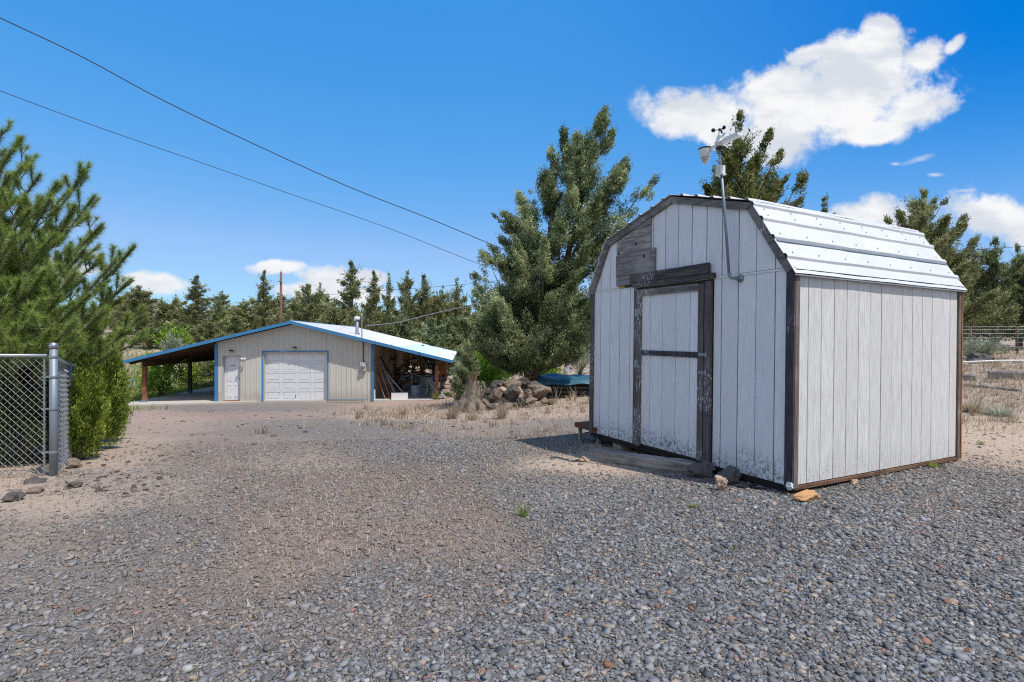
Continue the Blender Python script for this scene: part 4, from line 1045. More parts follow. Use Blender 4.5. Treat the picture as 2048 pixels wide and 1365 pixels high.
    board('patch_board', M['plank'], [(1.92,2.804),(2.28,2.780),(1.92,2.885)], -.024)
    for (a, b) in ((2.03,2.42),(2.545,2.52),(2.2,2.60)):   # knots
        MB().lathe([(.022,0),(.016,.004),(.004,.005)], n=12, M=Matrix.Rotation(-math.pi/2,4,'Y'), c=(-.030 if b < 2.5 else -.020,a,b)).build('knot', M['dark_junk'], root)
    board('opening', M['black_plastic'], [(2.24,2.04),(2.54,2.04),(2.54,2.078),(2.24,2.082)], -.004, .0115)
    board('exposed_foam', m_plain('orange_foam', (.55,.30,.02), .4, 30, .8), [(2.42,2.045),(2.53,2.045),(2.52,2.075),(2.43,2.07)], -.010, -.0045)
    return root
SHED = shed()
SM = SHED.matrix_world.copy()
def SP(x, y, z): return SM@Vector((x,y,z))

# ---- weather station on its pipe
def station():
    o = empty('weather_station', SP(-.10,.60,2.0), math.atan2(.4594,.888), 'weather station with black wind cups and a white louvred shield on a steel pipe', 'weather station')
    m = MB()
    m.lathe([(.042,0),(.042,.008),(.022,.010),(.020,.03)], n=18, M=Matrix.Rotation(-math.pi/2,4,'Y'), c=(.098,-.01,0))
    m.tube([(.09,-.01,0),(.0,0,0),(-.012,.012,.004),(-.016,.03,.02),(-.016,.035,.06)], .0165, 12)
    m.build('flange_elbow', M['galv_dull'], o, smooth=True)
    m = MB(); m.tube([(-.016,.036,.03),(-.03,.085,.75),(-.04,.115,1.12)], [.0145]*3, 12); m.build('pipe', M['galv_dull'], o, smooth=True)
    m = MB(); m.tube([(-.04,.115,1.12),(-.045,.132,1.36)], .0125, 12); m.build('pipe_sleeve', M['galv'], o, smooth=True)
    m = MB(); m.box((-.085,.085,1.09),(-.012,.150,1.175)); m.box((-.090,.078,1.075),(-.006,.157,1.089)); 
    for k in range(4): m.box((-.09,.092,1.10+k*.018),(-.086,.143,1.109+k*.018))
    m.build('transmitter_box', M['white_plastic'], o, bevel=.004)
    MB().lathe([(.03,1.345),(.034,1.352),(.034,1.375),(.028,1.38)], c=(-.045,.132,0), n=16).build('collar', M['black_plastic'], o, smooth=True)
    # body: hub, arm to the right (solar panel), arm to the left with the shield
    m = MB(); m.lathe([(.028,1.38),(.045,1.40),(.05,1.425),(.036,1.45),(.030,1.475),(.012,1.51),(.008,1.55)], c=(-.045,.132,0), n=20)
    m.obox((-.045,.09,1.412),(-.02,-.10,1.435),.075,.030); m.obox((-.045,.13,1.41),(-.075,.27,1.375),.035,.022)
    m.build('sensor_body', M['white_plastic'], o, bevel=.003)
    MB().obox((-.043,.07,1.4375),(-.02,-.095,1.457),.055,.006).build('solar_panel', M['clear'], o)
    sh = MB(); c = (-.085,.285,0)
    sh.lathe([(.060,1.395),(.066,1.388),(.062,1.36),(.052,1.32),(.047,1.305)], c=c, n=24)
    for k in range(4):
        r_ = .046-.007*k; z = 1.298-k*.014
        sh.lathe([(r_,z),(r_+.003,z-.003),(r_-.006,z-.009)], c=c, n=24)
    sh.lathe([(.012,1.31),(.012,1.235),(.005,1.232)], c=c, n=12)
    so = sh.build('radiation_shield', M['white_plastic'], o, smooth=False)
    MB().lathe([(.0605,1.396),(.070,1.396),(.070,1.404),(.0605,1.404)], c=c, n=24).build('rain_rim', M['black_plastic'], so)
    # wind cups
    wc = MB(); hub = Vector((-.045,.132,1.555)); wc.lathe([(.012,-.012),(.016,0),(.010,.014)], c=hub, n=12)
    cups = wc.build('wind_hub', M['black_plastic'], o, smooth=True)
    for k in range(3):
        a = R(20+120*k); e = hub+Vector((math.cos(a)*.062, math.sin(a)*.062, 0))
        m = MB(); m.tube([hub, e], .004, 6)
        Mx = Matrix.Rotation(a,4,'Z')@Matrix.Rotation(-math.pi/2,4,'X')
        m.lathe([(.003,.022),(.014,.018),(.021,.006),(.022,0),(.019,0),(.017,.008),(.002,.017)], c=e, n=14, M=Mx)
        m.build('wind_cup', M['black_plastic'], cups, smooth=True)
    v = MB(); v.prism([(-.045,.11,1.475),(-.045,.09,1.51),(-.045,.05,1.50),(-.045,.085,1.465)], (.003,0,0)); v.build('wind_vane', M['white_plastic'], o)
    return o
station()

# ---- rocks
def rock(name, label, cat, loc, size, mat, seed, rz=0., tilt=0., sub=3, rough_=.38, group=None, facet=True):
    bm = bmesh.new(); bmesh.ops.create_icosphere(bm, subdivisions=sub, radius=1.)
    so = Vector((seed*3.17, seed*1.71, seed*.77)); rd = random.Random(seed)
    planes = [(Vector((rd.gauss(0,1),rd.gauss(0,1),rd.gauss(0,1))).normalized(), rd.uniform(.50,.88)) for _ in range(13)]
    for v in bm.verts:
        p = v.co.copy()
        if facet:
            for nn, dd in planes:
                q = p.dot(nn)
                if q > dd: p -= nn*(q-dd)*.92
        k = mnoise.fractal(p*1.3+so, 1., 2., 4)*rough_+mnoise.fractal(p*5+so, 1., 2., 3)*rough_*.30+mnoise.noise(p*13+so)*rough_*.10
        v.co = p*(1+k)
    Mx = Matrix.Rotation(rz,4,'Z')@Matrix.Rotation(tilt,4,'X')@Matrix.Diagonal((*size,1))
    bm.transform(Mx); me = bpy.data.meshes.new(name); bm.to_mesh(me); bm.free()
    zmin = min(v.co.z for v in me.vertices)
    o = link(name, me, mat, None, (loc[0], loc[1], loc[2]-zmin), smooth=False)
    
    return tag(o, label, cat, group)
def grock(label, px, py, w, h, mat, seed, sink=.12, name='rock', group=None, asp=.8, **k):
    p = gp(px, py); s = p.y/F; W_ = w*s/2; H_ = h*s/2
    return rock(name, label, 'rock', (p.x, p.y+W_*asp*.6, p.z-H_*sink*2), (W_, W_*asp, H_*1.1), mat, seed, group=group, **k)
grock('dark pitted boulder against the shed below the door jamb, left of two', 1408, 958, 54, 33, M['cinder'], 3, .1, rz=.3, sub=4)
grock('dark pitted boulder against the shed wall, right of two', 1462, 972, 58, 44, M['cinder'], 4, .1, sub=4)
grock('jagged tan rock lying in front of the dark boulders', 1447, 985, 31, 29, M['tan_rock'], 5, .05, sub=4)
p = SP(-.06,-.07,0); zg = g(p.x,p.y)
rock('rock', 'orange sandstone slab propping up the near corner of the shed', 'rock', (p.x+.07,p.y-.10,zg-.012), (.16,.07,.062), M['orange_rock'], 6, R(18), 0, 4, .25)
p = SP(-.03,-.01,-.05); rock('rock', 'small whitish rag of foam at the foot of the near shed corner', 'rock', (p.x-.02,p.y-.03,zg+.05), (.035,.03,.05), m_plain('foam_white', (.55,.60,.64), .2, 20, .9), 8, 0, 0, 3)
grock('small tan stone under the lit side of the shed', 1712, 970, 20, 12, M['tan_rock'], 9)
grock('brown block end sticking out under the far shed corner', 1888, 937, 16, 9, M['grey_rock'], 10)
grock('pale stone on the ground left of the shed timber', 1168, 925, 26, 12, M['tan_rock'], 12, .2)
grock('grey stone half buried at the left edge beside the fence', 15, 1005, 46, 22, M['grey_rock'], 13, .25)
grock('flat grey stone below the chain-link panel', 60, 968, 44, 20, M['grey_rock'], 14, .3)
grock('flat brown stone at the foot of the corner post', 140, 938, 36, 20, M['brown_rock'], 15, .25)
grock('dark grey stone in the dirt right of the corner post', 142, 978, 34, 16, M['grey_rock'], 16, .3)
grock('brown stone lying left of the dark grey one in the dirt', 62, 988, 40, 16, M['brown_rock'], 17, .3)
grock('pale stone at the end of the hedge', 214, 838, 14, 8, M['tan_rock'], 18)
# timber in front of the shed and bits beneath
def timber(name, label, a, b, w, h, mat, seed=1, cat='timber'):
    a = Vector(a); b = Vector(b); d = b-a; L = d.length; rz = math.atan2(d.y, d.x); rd = random.Random(seed)
    m = MB(); n = 26; k = 10; rings = []
    base = [(math.copysign(abs(math.cos(t_))**.45, math.cos(t_)), math.copysign(abs(math.sin(t_))**.45, math.sin(t_))) for t_ in [2*math.pi*i/k+.31 for i in range(k)]]
    ph = [rd.random()*6 for _ in range(k)]
    for i in range(n+1):
        for j, (c_, s_) in enumerate(base):
            wob = 1+.05*math.sin(i*.9+ph[j])+.05*math.sin(i*.31+ph[j]*2)+rd.uniform(-.025,.025)
            rings.append((L*i/n+(rd.uniform(-.01,.01) if i in (0,n) else 0), c_*w/2*wob, s_*h/2*wob+h/2))
    m.add(rings, [(i*k+j, i*k+(j+1)%k, (i+1)*k+(j+1)%k, (i+1)*k+j) for i in range(n) for j in range(k)]+[tuple(range(k-1,-1,-1)), tuple(n*k+j for j in range(k))])
    o = m.build(name, mat, None, a); o.rotation_euler = (0, -math.atan2(d.z, math.hypot(d.x,d.y)), rz)
    return tag(o, label, cat)
a = gp(1204, 922); b = gp(1390, 950); timber('timber', 'old split timber lying on the ground in front of the shed door', (a.x,a.y,a.z-.01), (b.x,b.y,b.z-.01), .15, .15, M['timber'], 4)
a = SP(.14,2.62,-.165); MB_ = MB().box((-.09,-.09,0),(.09,.09,.10)); o = MB_.build('block', M['plank2'], None, (a.x,a.y,g(a.x,a.y)-.02)); tag(o, 'short wood block under the left part of the shed front', 'block'); o.rotation_euler[2] = .4
a = SP(-.12,2.95,0); o = MB().box((-.12,-.03,0),(.12,.03,.04)).build('wood_offcut', M['plank2'], None, (a.x,a.y,g(a.x,a.y)-.005)); tag(o, 'short grey board end on the ground left of the timber', 'board'); o.rotation_euler[2] = .1
# low rusty table of boards behind the left corner
def rusty():
    q = SP(.75,3.33,0); z = g(q.x,q.y)
    t = empty('low_bench', (q.x,q.y,z), R(27), 'low rusty bench with pale boards on top at the left corner of the shed', 'bench')
    MB().box((-.75,-.33,.20),(.55,.25,.27)).build('top', M['rust'], t)
    m = MB(); m.box((-.55,-.30,.275),(.6,-.14,.30)); m.box((-.4,-.1,.275),(.6,.07,.295)); m.build('boards', M['pale'], t)
    for x, y in ((-.68,-.27),(-.60,-.22),(-.68,.2),(.5,-.27),(.5,.2)): MB().box((x-.02,y-.02,-.05),(x+.02,y+.02,.2)).build('leg', M['plank2'], t)
rusty()
# black hose under the near corner
h0 = SP(-.1,.35,0); zz = g(h0.x,h0.y)
m = MB(); pts = []
for i in range(24):
    a_ = i/23*5.2; pts.append((h0.x-.06+math.cos(a_)*.16+i*.006, h0.y-.02+math.sin(a_)*.05, zz+.016+.012*math.sin(a_*2)))
m.tube(pts, .010, 8); tag(m.build('hose', M['black_plastic'], None, smooth=True), 'black hose coiled under the near end of the shed front', 'hose')
p = SP(-.07,.72,0); o = MB().lathe([(.05,0),(.055,.02),(.05,.06),(.02,.07)], n=14).build('cap', M['galv_dull'], None, (p.x,p.y,g(p.x,p.y)+.005)); tag(o, 'grey metal cap lying under the shed right of the boulders', 'cap')

# small weeds
def weed(name, label, px, py, hpx, wpx, mat, n, cat='weed', blade=.006, tall=1.):
    p = gp(px, py); s = p.y/F; H = hpx*s; Wd = wpx*s/2
    x = rng.normal(0, Wd*.3, n); y = rng.normal(0, Wd*.3, n); az = np.arctan2(y, x)+rng.normal(0,.5,n)
    V, Fc, S = slivers(x*.4, y*.4, gh(p.x+x*.4, p.y+y*.4)-p.z-.005, H*rng.uniform(.5,1.15,n), np.full(n, blade)*rng.uniform(.7,1.3,n), az, np.clip(rng.normal(math.atan2(H, Wd*.75),.3,n),.1,1.5), rng.normal(0,.4,n), np.clip(rng.normal(.5,.25,n),0,1))
    return tag(link(name, mesh_np(name, V, Fc, {'shade': S}), M[mat], None, p), label, cat)
weed('grass_tuft', 'yellow-green grass tuft alone in the gravel before the shed', 1388, 1020, 14, 34, 'grass', 110, 'grass')
weed('grass_tuft', 'bright green grass tuft under the far end of the shed side', 1866, 936, 14, 44, 'grass', 160, 'grass')
weed('weed', 'small green weed standing in the middle of the driveway', 1047, 1035, 34, 40, 'grass', 80, 'weed', .004)
weed('weed', 'tiny green sprout in the gravel, lower left of the lone grass tuft', 1321, 1118, 20, 8, 'grass', 12, 'weed', .004)
weed('weed', 'tiny green sprout in the gravel below the shed boulders', 1468, 1105, 20, 8, 'grass', 12, 'weed', .004)
weed('grass_tuft', 'thin green grass growing along the old timber', 1235, 925, 18, 40, 'grass', 60, 'grass', .004)
weed('dry_bush', 'fan of dry grey stalks right below the rock pile', 1003, 838, 38, 54, 'dry', 200, 'dry plant', .008)
weed('dry_bush', 'pale dry bush in front of the stump roots', 905, 838, 30, 60, 'dry', 190, 'dry plant', .009)
weed('dry_bush', 'tall dry stalks growing out of the rock pile', 1005, 812, 60, 50, 'dry', 60, 'dry plant', .008)
weed('dry_bush', 'grey dry clump between stump and pale dry bush', 925, 820, 25, 40, 'leaf_sage', 90, 'dry plant', .01)
weed('dry_bush', 'single tall dry stalk left of the tarp covered pile', 1112, 806, 52, 10, 'dry', 10, 'dry plant', .012)
weed('dry_bush', 'dry stalks in front of the dark side of the tarp covered pile', 1148, 808, 36, 30, 'dry', 26, 'dry plant', .010)
weed('dry_bush', 'silvery dry grass clump on the sand near the right edge', 2000, 832, 34, 110, 'leaf_sage', 260, 'dry plant', .008)
weed('dry_bush', 'bleached dry grass clump against the right end of the shed', 1945, 825, 36, 70, 'dry', 260, 'dry plant', .008)
weed('grass_tuft', 'low green tuft on the sand past the shed corner', 1962, 890, 12, 26, 'grass', 50, 'grass')
weed('grass_tuft', 'sage green tuft at the foot of the front right carport post', 872, 800, 22, 34, 'grass', 60, 'grass', .02)
weed('grass_tuft', 'green weeds beside the stump roots', 900, 795, 18, 26, 'grass', 50, 'grass', .02)

# ---- rock pile and stump
PILE = [(1079,803,42,38,'brown_rock',.15),(1028,775,40,19,'brown_rock',.5),(1007,786,22,17,'tan_rock',.3),(1023,806,34,36,'grey_rock',.1),(994,803,30,32,'brown_rock',.1),(1002,775,22,16,'grey_rock',.5),
 (1058,797,22,24,'brown_rock',0),(1049,778,26,22,'grey_rock',.6),(985,806,24,17,'grey_rock',0),(1041,812,20,18,'grey_rock',-.1),(1063,808,26,14,'brown_rock',-.1),(974,793,18,20,'grey_rock',.2),(971,816,28,16,'brown_rock',-.1),
 (1088,808,20,18,'brown_rock',0),(1055,820,20,14,'grey_rock',-.2),(1075,818,20,12,'brown_rock',-.2),(1013,818,24,13,'brown_rock',-.2),(985,820,22,11,'grey_rock',-.2),(1100,812,18,12,'grey_rock',.1),(1037,796,22,20,'tan_rock',.2),(1012,797,20,20,'grey_rock',.4),(1070,785,30,24,'grey_rock',.7),(990,785,24,22,'grey_rock',.6)]
PL = ['largest boulder at the right end of the rock pile','long flat tan rock on top of the rock pile','rounded tan rock under the left end of the long flat one','dark rounded boulder low in the middle of the rock pile','brown boulder at the left shoulder of the rock pile','small dark rock topping the left shoulder of the rock pile',
 'pointed light rock just left of the largest boulder','black rock between the long flat one and the largest boulder','low grey rock at the left foot of the rock pile','small dark rock below the pointed light one','flat brown rock at the foot of the largest boulder','dark rock between the stump and the rock pile','brown rock at the stump end of the rock pile',
 'brown rock tucked under the right side of the largest boulder','small dark rock in the front row of the pile, middle','low brown rock in the front row under the largest boulder','low brown rock in the front row under the dark rounded boulder','small grey rock in the front row left of the pile','last grey rock at the right end of the pile','tan rock between the dark rounded boulder and the black rock','dark rock filling the gap behind the dark rounded boulder','grey rock behind the largest boulder','grey rock behind the brown left shoulder boulder']
for i, (px, py, w, h, mt, dy) in enumerate(PILE):
    Y = 14.2+dy; p = P(px, py, Y); s = Y/F
    zc = p.z
    rock('rock', PL[i], 'rock', (p.x, p.y, max(zc-.02, g(p.x,p.y)-.1)), (w*s*.60, w*s*.5, h*s*.56), M[mt], 40+i, i*1.3, (i%3-1)*.2, 4, .26, 'rocks heaped beside the stump')
def stump():
    p = P(938, 826, 14.0); z = g(p.x, p.y)
    t = empty('tree_stump', (p.x,p.y,z), 0, 'gnarled old stump with broken top and spreading grey roots', 'stump')
    rd = random.Random(9); s = 14/F
    m = MB(); k = 16; n = 12; vs = []
    for i in range(n+1):
        f = i/n; zz_ = f*.80; r_ = .15+.22*(1-f)**1.6
        for j in range(k):
            a_ = 2*math.pi*j/k
            fl = 1+.32*math.sin(a_*4+.6)*(1-f)**1.2+.10*math.sin(a_*9+f*3)+rd.uniform(-.04,.04)
            top = (rd.uniform(-.13,.10) if i == n else 0)
            vs.append((math.cos(a_)*r_*fl+.12*f, math.sin(a_)*r_*fl, zz_+top))
    vs.append((.13,0,.74))
    m.add(vs, [(i*k+j,i*k+(j+1)%k,(i+1)*k+(j+1)%k,(i+1)*k+j) for i in range(n) for j in range(k)]+[(n*k+j,n*k+(j+1)%k,(n+1)*k) for j in range(k)])
    m.build('stump_body', M['stump'], t)
    for j, (a_, L, hh) in enumerate(((-2.9,.58,.12),(-2.2,.42,.22),(-1.35,.34,.14),(-.6,.55,.26),(-.1,.62,.08),(.6,.5,.2),(2.6,.5,.2))):
        e = Vector((math.cos(a_)*L, math.sin(a_)*L, -.03)); q = Vector((math.cos(a_)*.14, math.sin(a_)*.14, hh+.1))
        mm = MB(); mm.tube([q, q.lerp(e,.45)+Vector((0,0,.05)), q.lerp(e,.8)+Vector((0,.02,.0)), e], [.09,.085,.06,.02], 8); mm.build('root', M['stump'], t)
    m = MB(); m.tube([(.30,.02,.35),(.42,.0,.62),(.36,.0,.76),(.33,.0,.80)], [.06,.045,.05,.02], 7); m.build('broken_limb', M['stump'], t)
    m = MB()
    for j in range(7):
        a_ = j*.9; m.tube([(.11+math.cos(a_)*.07, math.sin(a_)*.07,.66),(.12+math.cos(a_)*.085, math.sin(a_)*.085, .98+rd.uniform(-.06,.1))], [.03,.008], 5)
    m.build('splinter', M['stump_red'], t)
stump()
# tarp covered pile
def tarp():
    q = P(1130, 790, 16.6); z = g(q.x, q.y)
    t = empty('covered_pile', (q.x,q.y,z), R(-3), 'low dark pile under a faded blue tarp beside the shed', 'pile')
    m = MB()
    for k in range(4): m.box((-.9,-.5,.02+k*.13),(1.3,.9,.11+k*.13))
    m.build('pallet_stack', M['dark_junk'], t)
    nx, ny = 30, 18; vs = []
    for j in range(ny):
        for i in range(nx):
            u_ = i/(nx-1); v_ = j/(ny-1)
            x = -1.0+2.5*u_; y = -.62+1.8*v_; zt = .60+.025*math.sin(x*7+y*3)+.03*math.sin(y*6-x*2)
            ed = min(u_, 1-u_)*2.5; ef = v_*1.8
            if ef < .14: zt -= (.14-ef)*1.3
            if ed < .1: zt -= (.1-ed)*1.5
            vs.append((x,y,zt))
    m = MB().add(vs, [(j*nx+i,j*nx+i+1,(j+1)*nx+i+1,(j+1)*nx+i) for j in range(ny-1) for i in range(nx-1)])
    m.build('tarp', M['tarp'], t, smooth=True)
tarp()
q = P(1132, 748, 24); z = g(q.x,q.y); t = empty('whitewashed_trunk', (q.x,q.y,z), 0, 'thin tree trunk with a lavender wrapped foot behind the tarp covered pile', 'tree')
MB().tube([(0,0,-.1),(.02,0,1.0),(-.05,0,2.2),(.05,0,3.4)], [.09,.075,.06,.03], 8).build('trunk', M['pale'], t, smooth=True)
MB().tube([(0,0,.0),(.01,0,.55)], [.125,.105], 10).build('wrap', m_plain('lavender_wrap', (.30,.30,.42), .15, 8, .8), t, smooth=True)
o = grock('white pile of rubble behind the big juniper trunks', 1085, 750, 30, 12, m_plain('rubble', (.45,.43,.40), .4, 12, .9), 90)
q = gp(1035, 748); m = MB(); m.box((-.9,-.05,0),(.9,.05,.05)); m.box((-.5,-.35,.0),(1.0,-.22,.05)); m.box((-.3,.2,.04),(.8,.3,.08))
o = m.build('pale_boards', M['pale'], None, q); o.rotation_euler = (0,0,.15); tag(o, 'pale green boards lying on the pink ground left of the big juniper trunks', 'boards')

# ---- logs, pipe and wire fence on the right
a = P(1977,758,15.2); b = P(2080,760,14.6); timber('log', 'squared old log with dark sawn end lying near the right edge', (a.x,a.y,g(a.x,a.y)-.02), (b.x,b.y,g(b.x,b.y)-.02), .26, .26, M['timber'], 11, 'log')
a = P(1895,765,15.4); b = P(1953,757,14.9); timber('log', 'rough broken log right next to the far shed corner', (a.x,a.y,g(a.x,a.y)-.03), (b.x,b.y,g(b.x,b.y)-.03), .2, .20, M['timber'], 12, 'log')
a = P(1925,768,13.9); b = P(2040,778,12.6); timber('log', 'thin split rail lying in the dry grass in front of the squared log', (a.x,a.y,g(a.x,a.y)-.01), (b.x,b.y,g(b.x,b.y)-.01), .09, .08, M['timber'], 13, 'log')
a = P(1860,724,19.4); b = P(2140,716,19.0); m = MB(); m.tube([(a.x,a.y,g(a.x,a.y)+.06),((a.x+b.x)/2,(a.y+b.y)/2,g((a.x+b.x)/2,19.2)+.10),(b.x,b.y,g(b.x,b.y)+.06)], .035, 8)
tag(m.build('white_pipe', M['white_plastic'], None, smooth=True), 'long white pipe lying behind the logs', 'pipe')
def wire_fence(name, label, A, B, n, hgt, wires, post_mat, pr=.05, rail=False, group=None, verts=0):
    t = empty(name, (A[0],A[1],g(*A)), 0, label, 'fence', group); o = Vector(t.location); pts = []
    for i in range(n+1):
        f = i/n; x = A[0]+(B[0]-A[0])*f; y = A[1]+(B[1]-A[1])*f; z = g(x,y); p = Vector((x,y,z))-o; pts.append(p)
        MB().tube([p-Vector((0,0,.2)), p+Vector((0,0,hgt))], pr, 8).build('post', post_mat, t, smooth=True)
    m = MB()
    for w in wires: m.tube([p+Vector((0,-.03,hgt*w)) for p in pts], .006, 4)
    if verts:
        for k in range(verts):
            f = k/verts*n; i = min(int(f), n-1); p = pts[i].lerp(pts[i+1], f-i); m.tube([p+Vector((0,-.03,hgt*wires[0])), p+Vector((0,-.03,hgt*wires[-1]))], .003, 3, False)
    m.build('wires', M['wire'], t)
    if rail: MB().tube([p+Vector((0,0,hgt)) for p in pts], .028, 8).build('top_rail', M['galv'], t, smooth=True)
    return t
a = P(1850,690,25); b = P(2130,690,24)
wire_fence('wire_fence', 'wire mesh fence with thin posts in front of the right hand junipers', (a.x,a.y), (b.x,b.y), 3, 1.25, [.08,.25,.42,.58,.74,.88,.99], M['bark'], .05, verts=60)
for i, (px, py, Yw, w, lab) in enumerate([(1893,712,26.5,50,'dark rocks behind the wire fence next to the shed'),(1935,700,27.5,34,'reddish rock behind the sagebrush'),(2010,712,27,60,'dark rocks at the foot of the bare trunked juniper'),(1960,726,19.8,40,'black flat stone in front of the sagebrush')]):
    p = P(px,py,Yw); rock('rock', lab, 'rock', (p.x,p.y,g(p.x,p.y)-.05), (w*Yw/F*.5, .5, .22), M['cinder'] if i != 1 else M['brown_rock'], 70+i, 0, 0, 3, .5)
a = P(205,752,26); b = P(470,742,33)
wire_fence('pipe_fence', 'low pipe rail fence across the bank behind the left carport', (a.x,a.y), (b.x,b.y), 5, .55, [.2,.6], M['galv_dull'], .03, True)

# far stone heap beyond the right carport
def heap():
    rd = random.Random(4); p = P(860, 724, 46); z = g(p.x,p.y); m = MB()
    global rng
    n = 420; u_ = rng.normal(0,1,(n,2))*np.array([1.5,.8]); hh = .75*np.exp(-(u_[:,0]/1.5)**2-(u_[:,1]/.9)**2)
    bs = np.array([(-1,-1,-1),(1,-1,-1),(1,1,-1),(-1,1,-1),(-1,-1,1),(1,-1,1),(1,1,1),(-1,1,1)], float)
    V = bs[None]*(rng.uniform(.06,.16,(n,1,1)))*(1+rng.normal(0,.25,(n,8,3)))+np.concatenate([u_, hh[:,None]], 1)[:,None,:]
    q = np.array([(0,3,2,1),(4,5,6,7),(0,1,5,4),(1,2,6,5),(2,3,7,6),(3,0,4,7)])
    tag(link('stone_heap', mesh_np('stone_heap', V.reshape(-1,3), (np.arange(n)[:,None,None]*8+q[None]).reshape(-1,4)), m_plain('heap_stone', (.27,.27,.28), .6, .6, .9), None, (p.x,p.y,z)), 'heap of grey stones seen through the right carport', 'stones', None, 'stuff')
heap()

# ================================================================== CHAIN-LINK FENCE
def chainlink(name, label, A, B, hA, hB, step=.075, wr=.0023, corner=True, mid=0, group=None, railz=-.03, tie=True, lowlift=.02):
    """a panel from A to B with diamond mesh; hA / hB: top of the mesh, in world z"""
    A = Vector(A); B = Vector(B); L = (B-A).length; d = (B-A)/L
    t = empty(name, (A.x,A.y,g(A.x,A.y)), 0, label, 'fence', group); o = Vector(t.location)
    def top(s): return hA+(hB-hA)*s/L
    def bot(s):
        q = A+d*s; return g(q.x,q.y)+lowlift
    m = MB()
    def seg(s0, z0, s1, z1):
        p = Vector((*(A+d*s0), z0))-o; q = Vector((*(A+d*s1), z1))-o
        off = Vector((-d.y,d.x,0))*.004
        m.tube([p, (p+q)/2+off, q], wr, 4, False)
    H = max(hA-bot(0), hB-bot(L))+.1
    n = int((L+H)/step)+2
    for k in range(n):
        for sg in (1,-1):
            # line: s = k*step - h (going up left) or mirrored
            pts = []
            N_ = int(H/(step/2))+2
            for j in range(N_):
                h0_, h1_ = j*step/2, (j+1)*step/2
                if sg > 0: s0, s1 = k*step-h0_*1.0, k*step-h1_*1.0
                else: s0, s1 = k*step-H+h0_*1.0, k*step-H+h1_*1.0
                if min(s0,s1) < -.001 or max(s0,s1) > L+.001: continue
                z0, z1 = bot(0)+h0_*1.08, bot(0)+h1_*1.08
                if z1 > top((s0+s1)/2)+.01 or z0 < bot((s0+s1)/2)-.04: continue
                seg(s0, z0, s1, z1)
    m.build('mesh', M['wire'], t)
    a3 = Vector((*A, hA+railz))-o; b3 = Vector((*B, hB+railz))-o
    MB().tube([a3, b3], .0215, 12).build('top_rail', M['galv'], t, smooth=True)
    return t, o
zt = (HY-712)/F*6.15
A0 = (FP.x, FP.y); B0 = (FP.x-1.55, FP.y-.42)
# panel facing the drive (left of the post)
t1, o1 = chainlink('chain_link_fence', 'chain-link panel running off the left edge from the thick corner post', (FP.x-.06,FP.y-.02), B0, zt+.03, zt+.05, .078)
pm = MB(); pz0 = g(*A0); post = empty('corner_post', (A0[0],A0[1],pz0), 0, 'thick galvanised corner post of the chain-link fence with a domed cap', 'fence post')
MB().tube([(0,0,-.2),(0,0,zt+.10-pz0)], .040, 20).build('pipe', M['galv_dull'], post, smooth=True)
MB().lathe([(.0445,zt+.085-pz0),(.0445,zt+.115-pz0),(.040,zt+.140-pz0),(.018,zt+.155-pz0)], n=20).build('post_cap', M['galv'], post, smooth=True)
for z in (.28,.78,1.15,zt-pz0-.01): MB().lathe([(.0455,z-.013),(.0465,z),(.0455,z+.013)], n=20).build('band', M['galv'], post)
for z in (.28,.78,1.15): MB().obox((-.04,-.01,z),(-.115,-.03,z),.006,.022).build('band_lug', M['galv'], post)
MB().tube([(-.085,-.025,.03),(-.085,-.025,zt-pz0+.01)], .009, 8).build('tension_bar', M['galv'], post)
q0 = Vector(fpt(.05)); q1 = Vector(fpt(2.45)); zt1 = (HY-742)/F*q1.y
t2, o2 = chainlink('chain_link_fence', 'chain-link side fence going back from the corner post into the hedge', (q0.x,q0.y), (q1.x,q1.y), zt+.0, zt1+.03, .078)
for s in (1.15, 2.45):
    q = fpt(s); zq = zt+(zt1-zt)*s/2.45; MB().tube([Vector((q[0],q[1],g(*q)-.1))-o2, Vector((q[0],q[1],zq+.02))-o2], .028, 12).build('line_post', M['galv'], t2, smooth=True)
# a second mesh sheet folded back along the side fence, as in the rolled gate edge
m = MB()
for k in range(5):
    s = .10+k*.11
    q = fpt(s, .05); z0 = g(*q)+.02
    pts = []
    for j in range(46):
        zz = z0+j*.029
        if zz > zt-.18: break
        pts.append(Vector((q[0]+(.018 if j % 2 else -.018), q[1]+.01*(j % 2), zz))-o2)
    m.tube(pts, .0034, 4)
m.build('loose_mesh', M['wire'], t2)

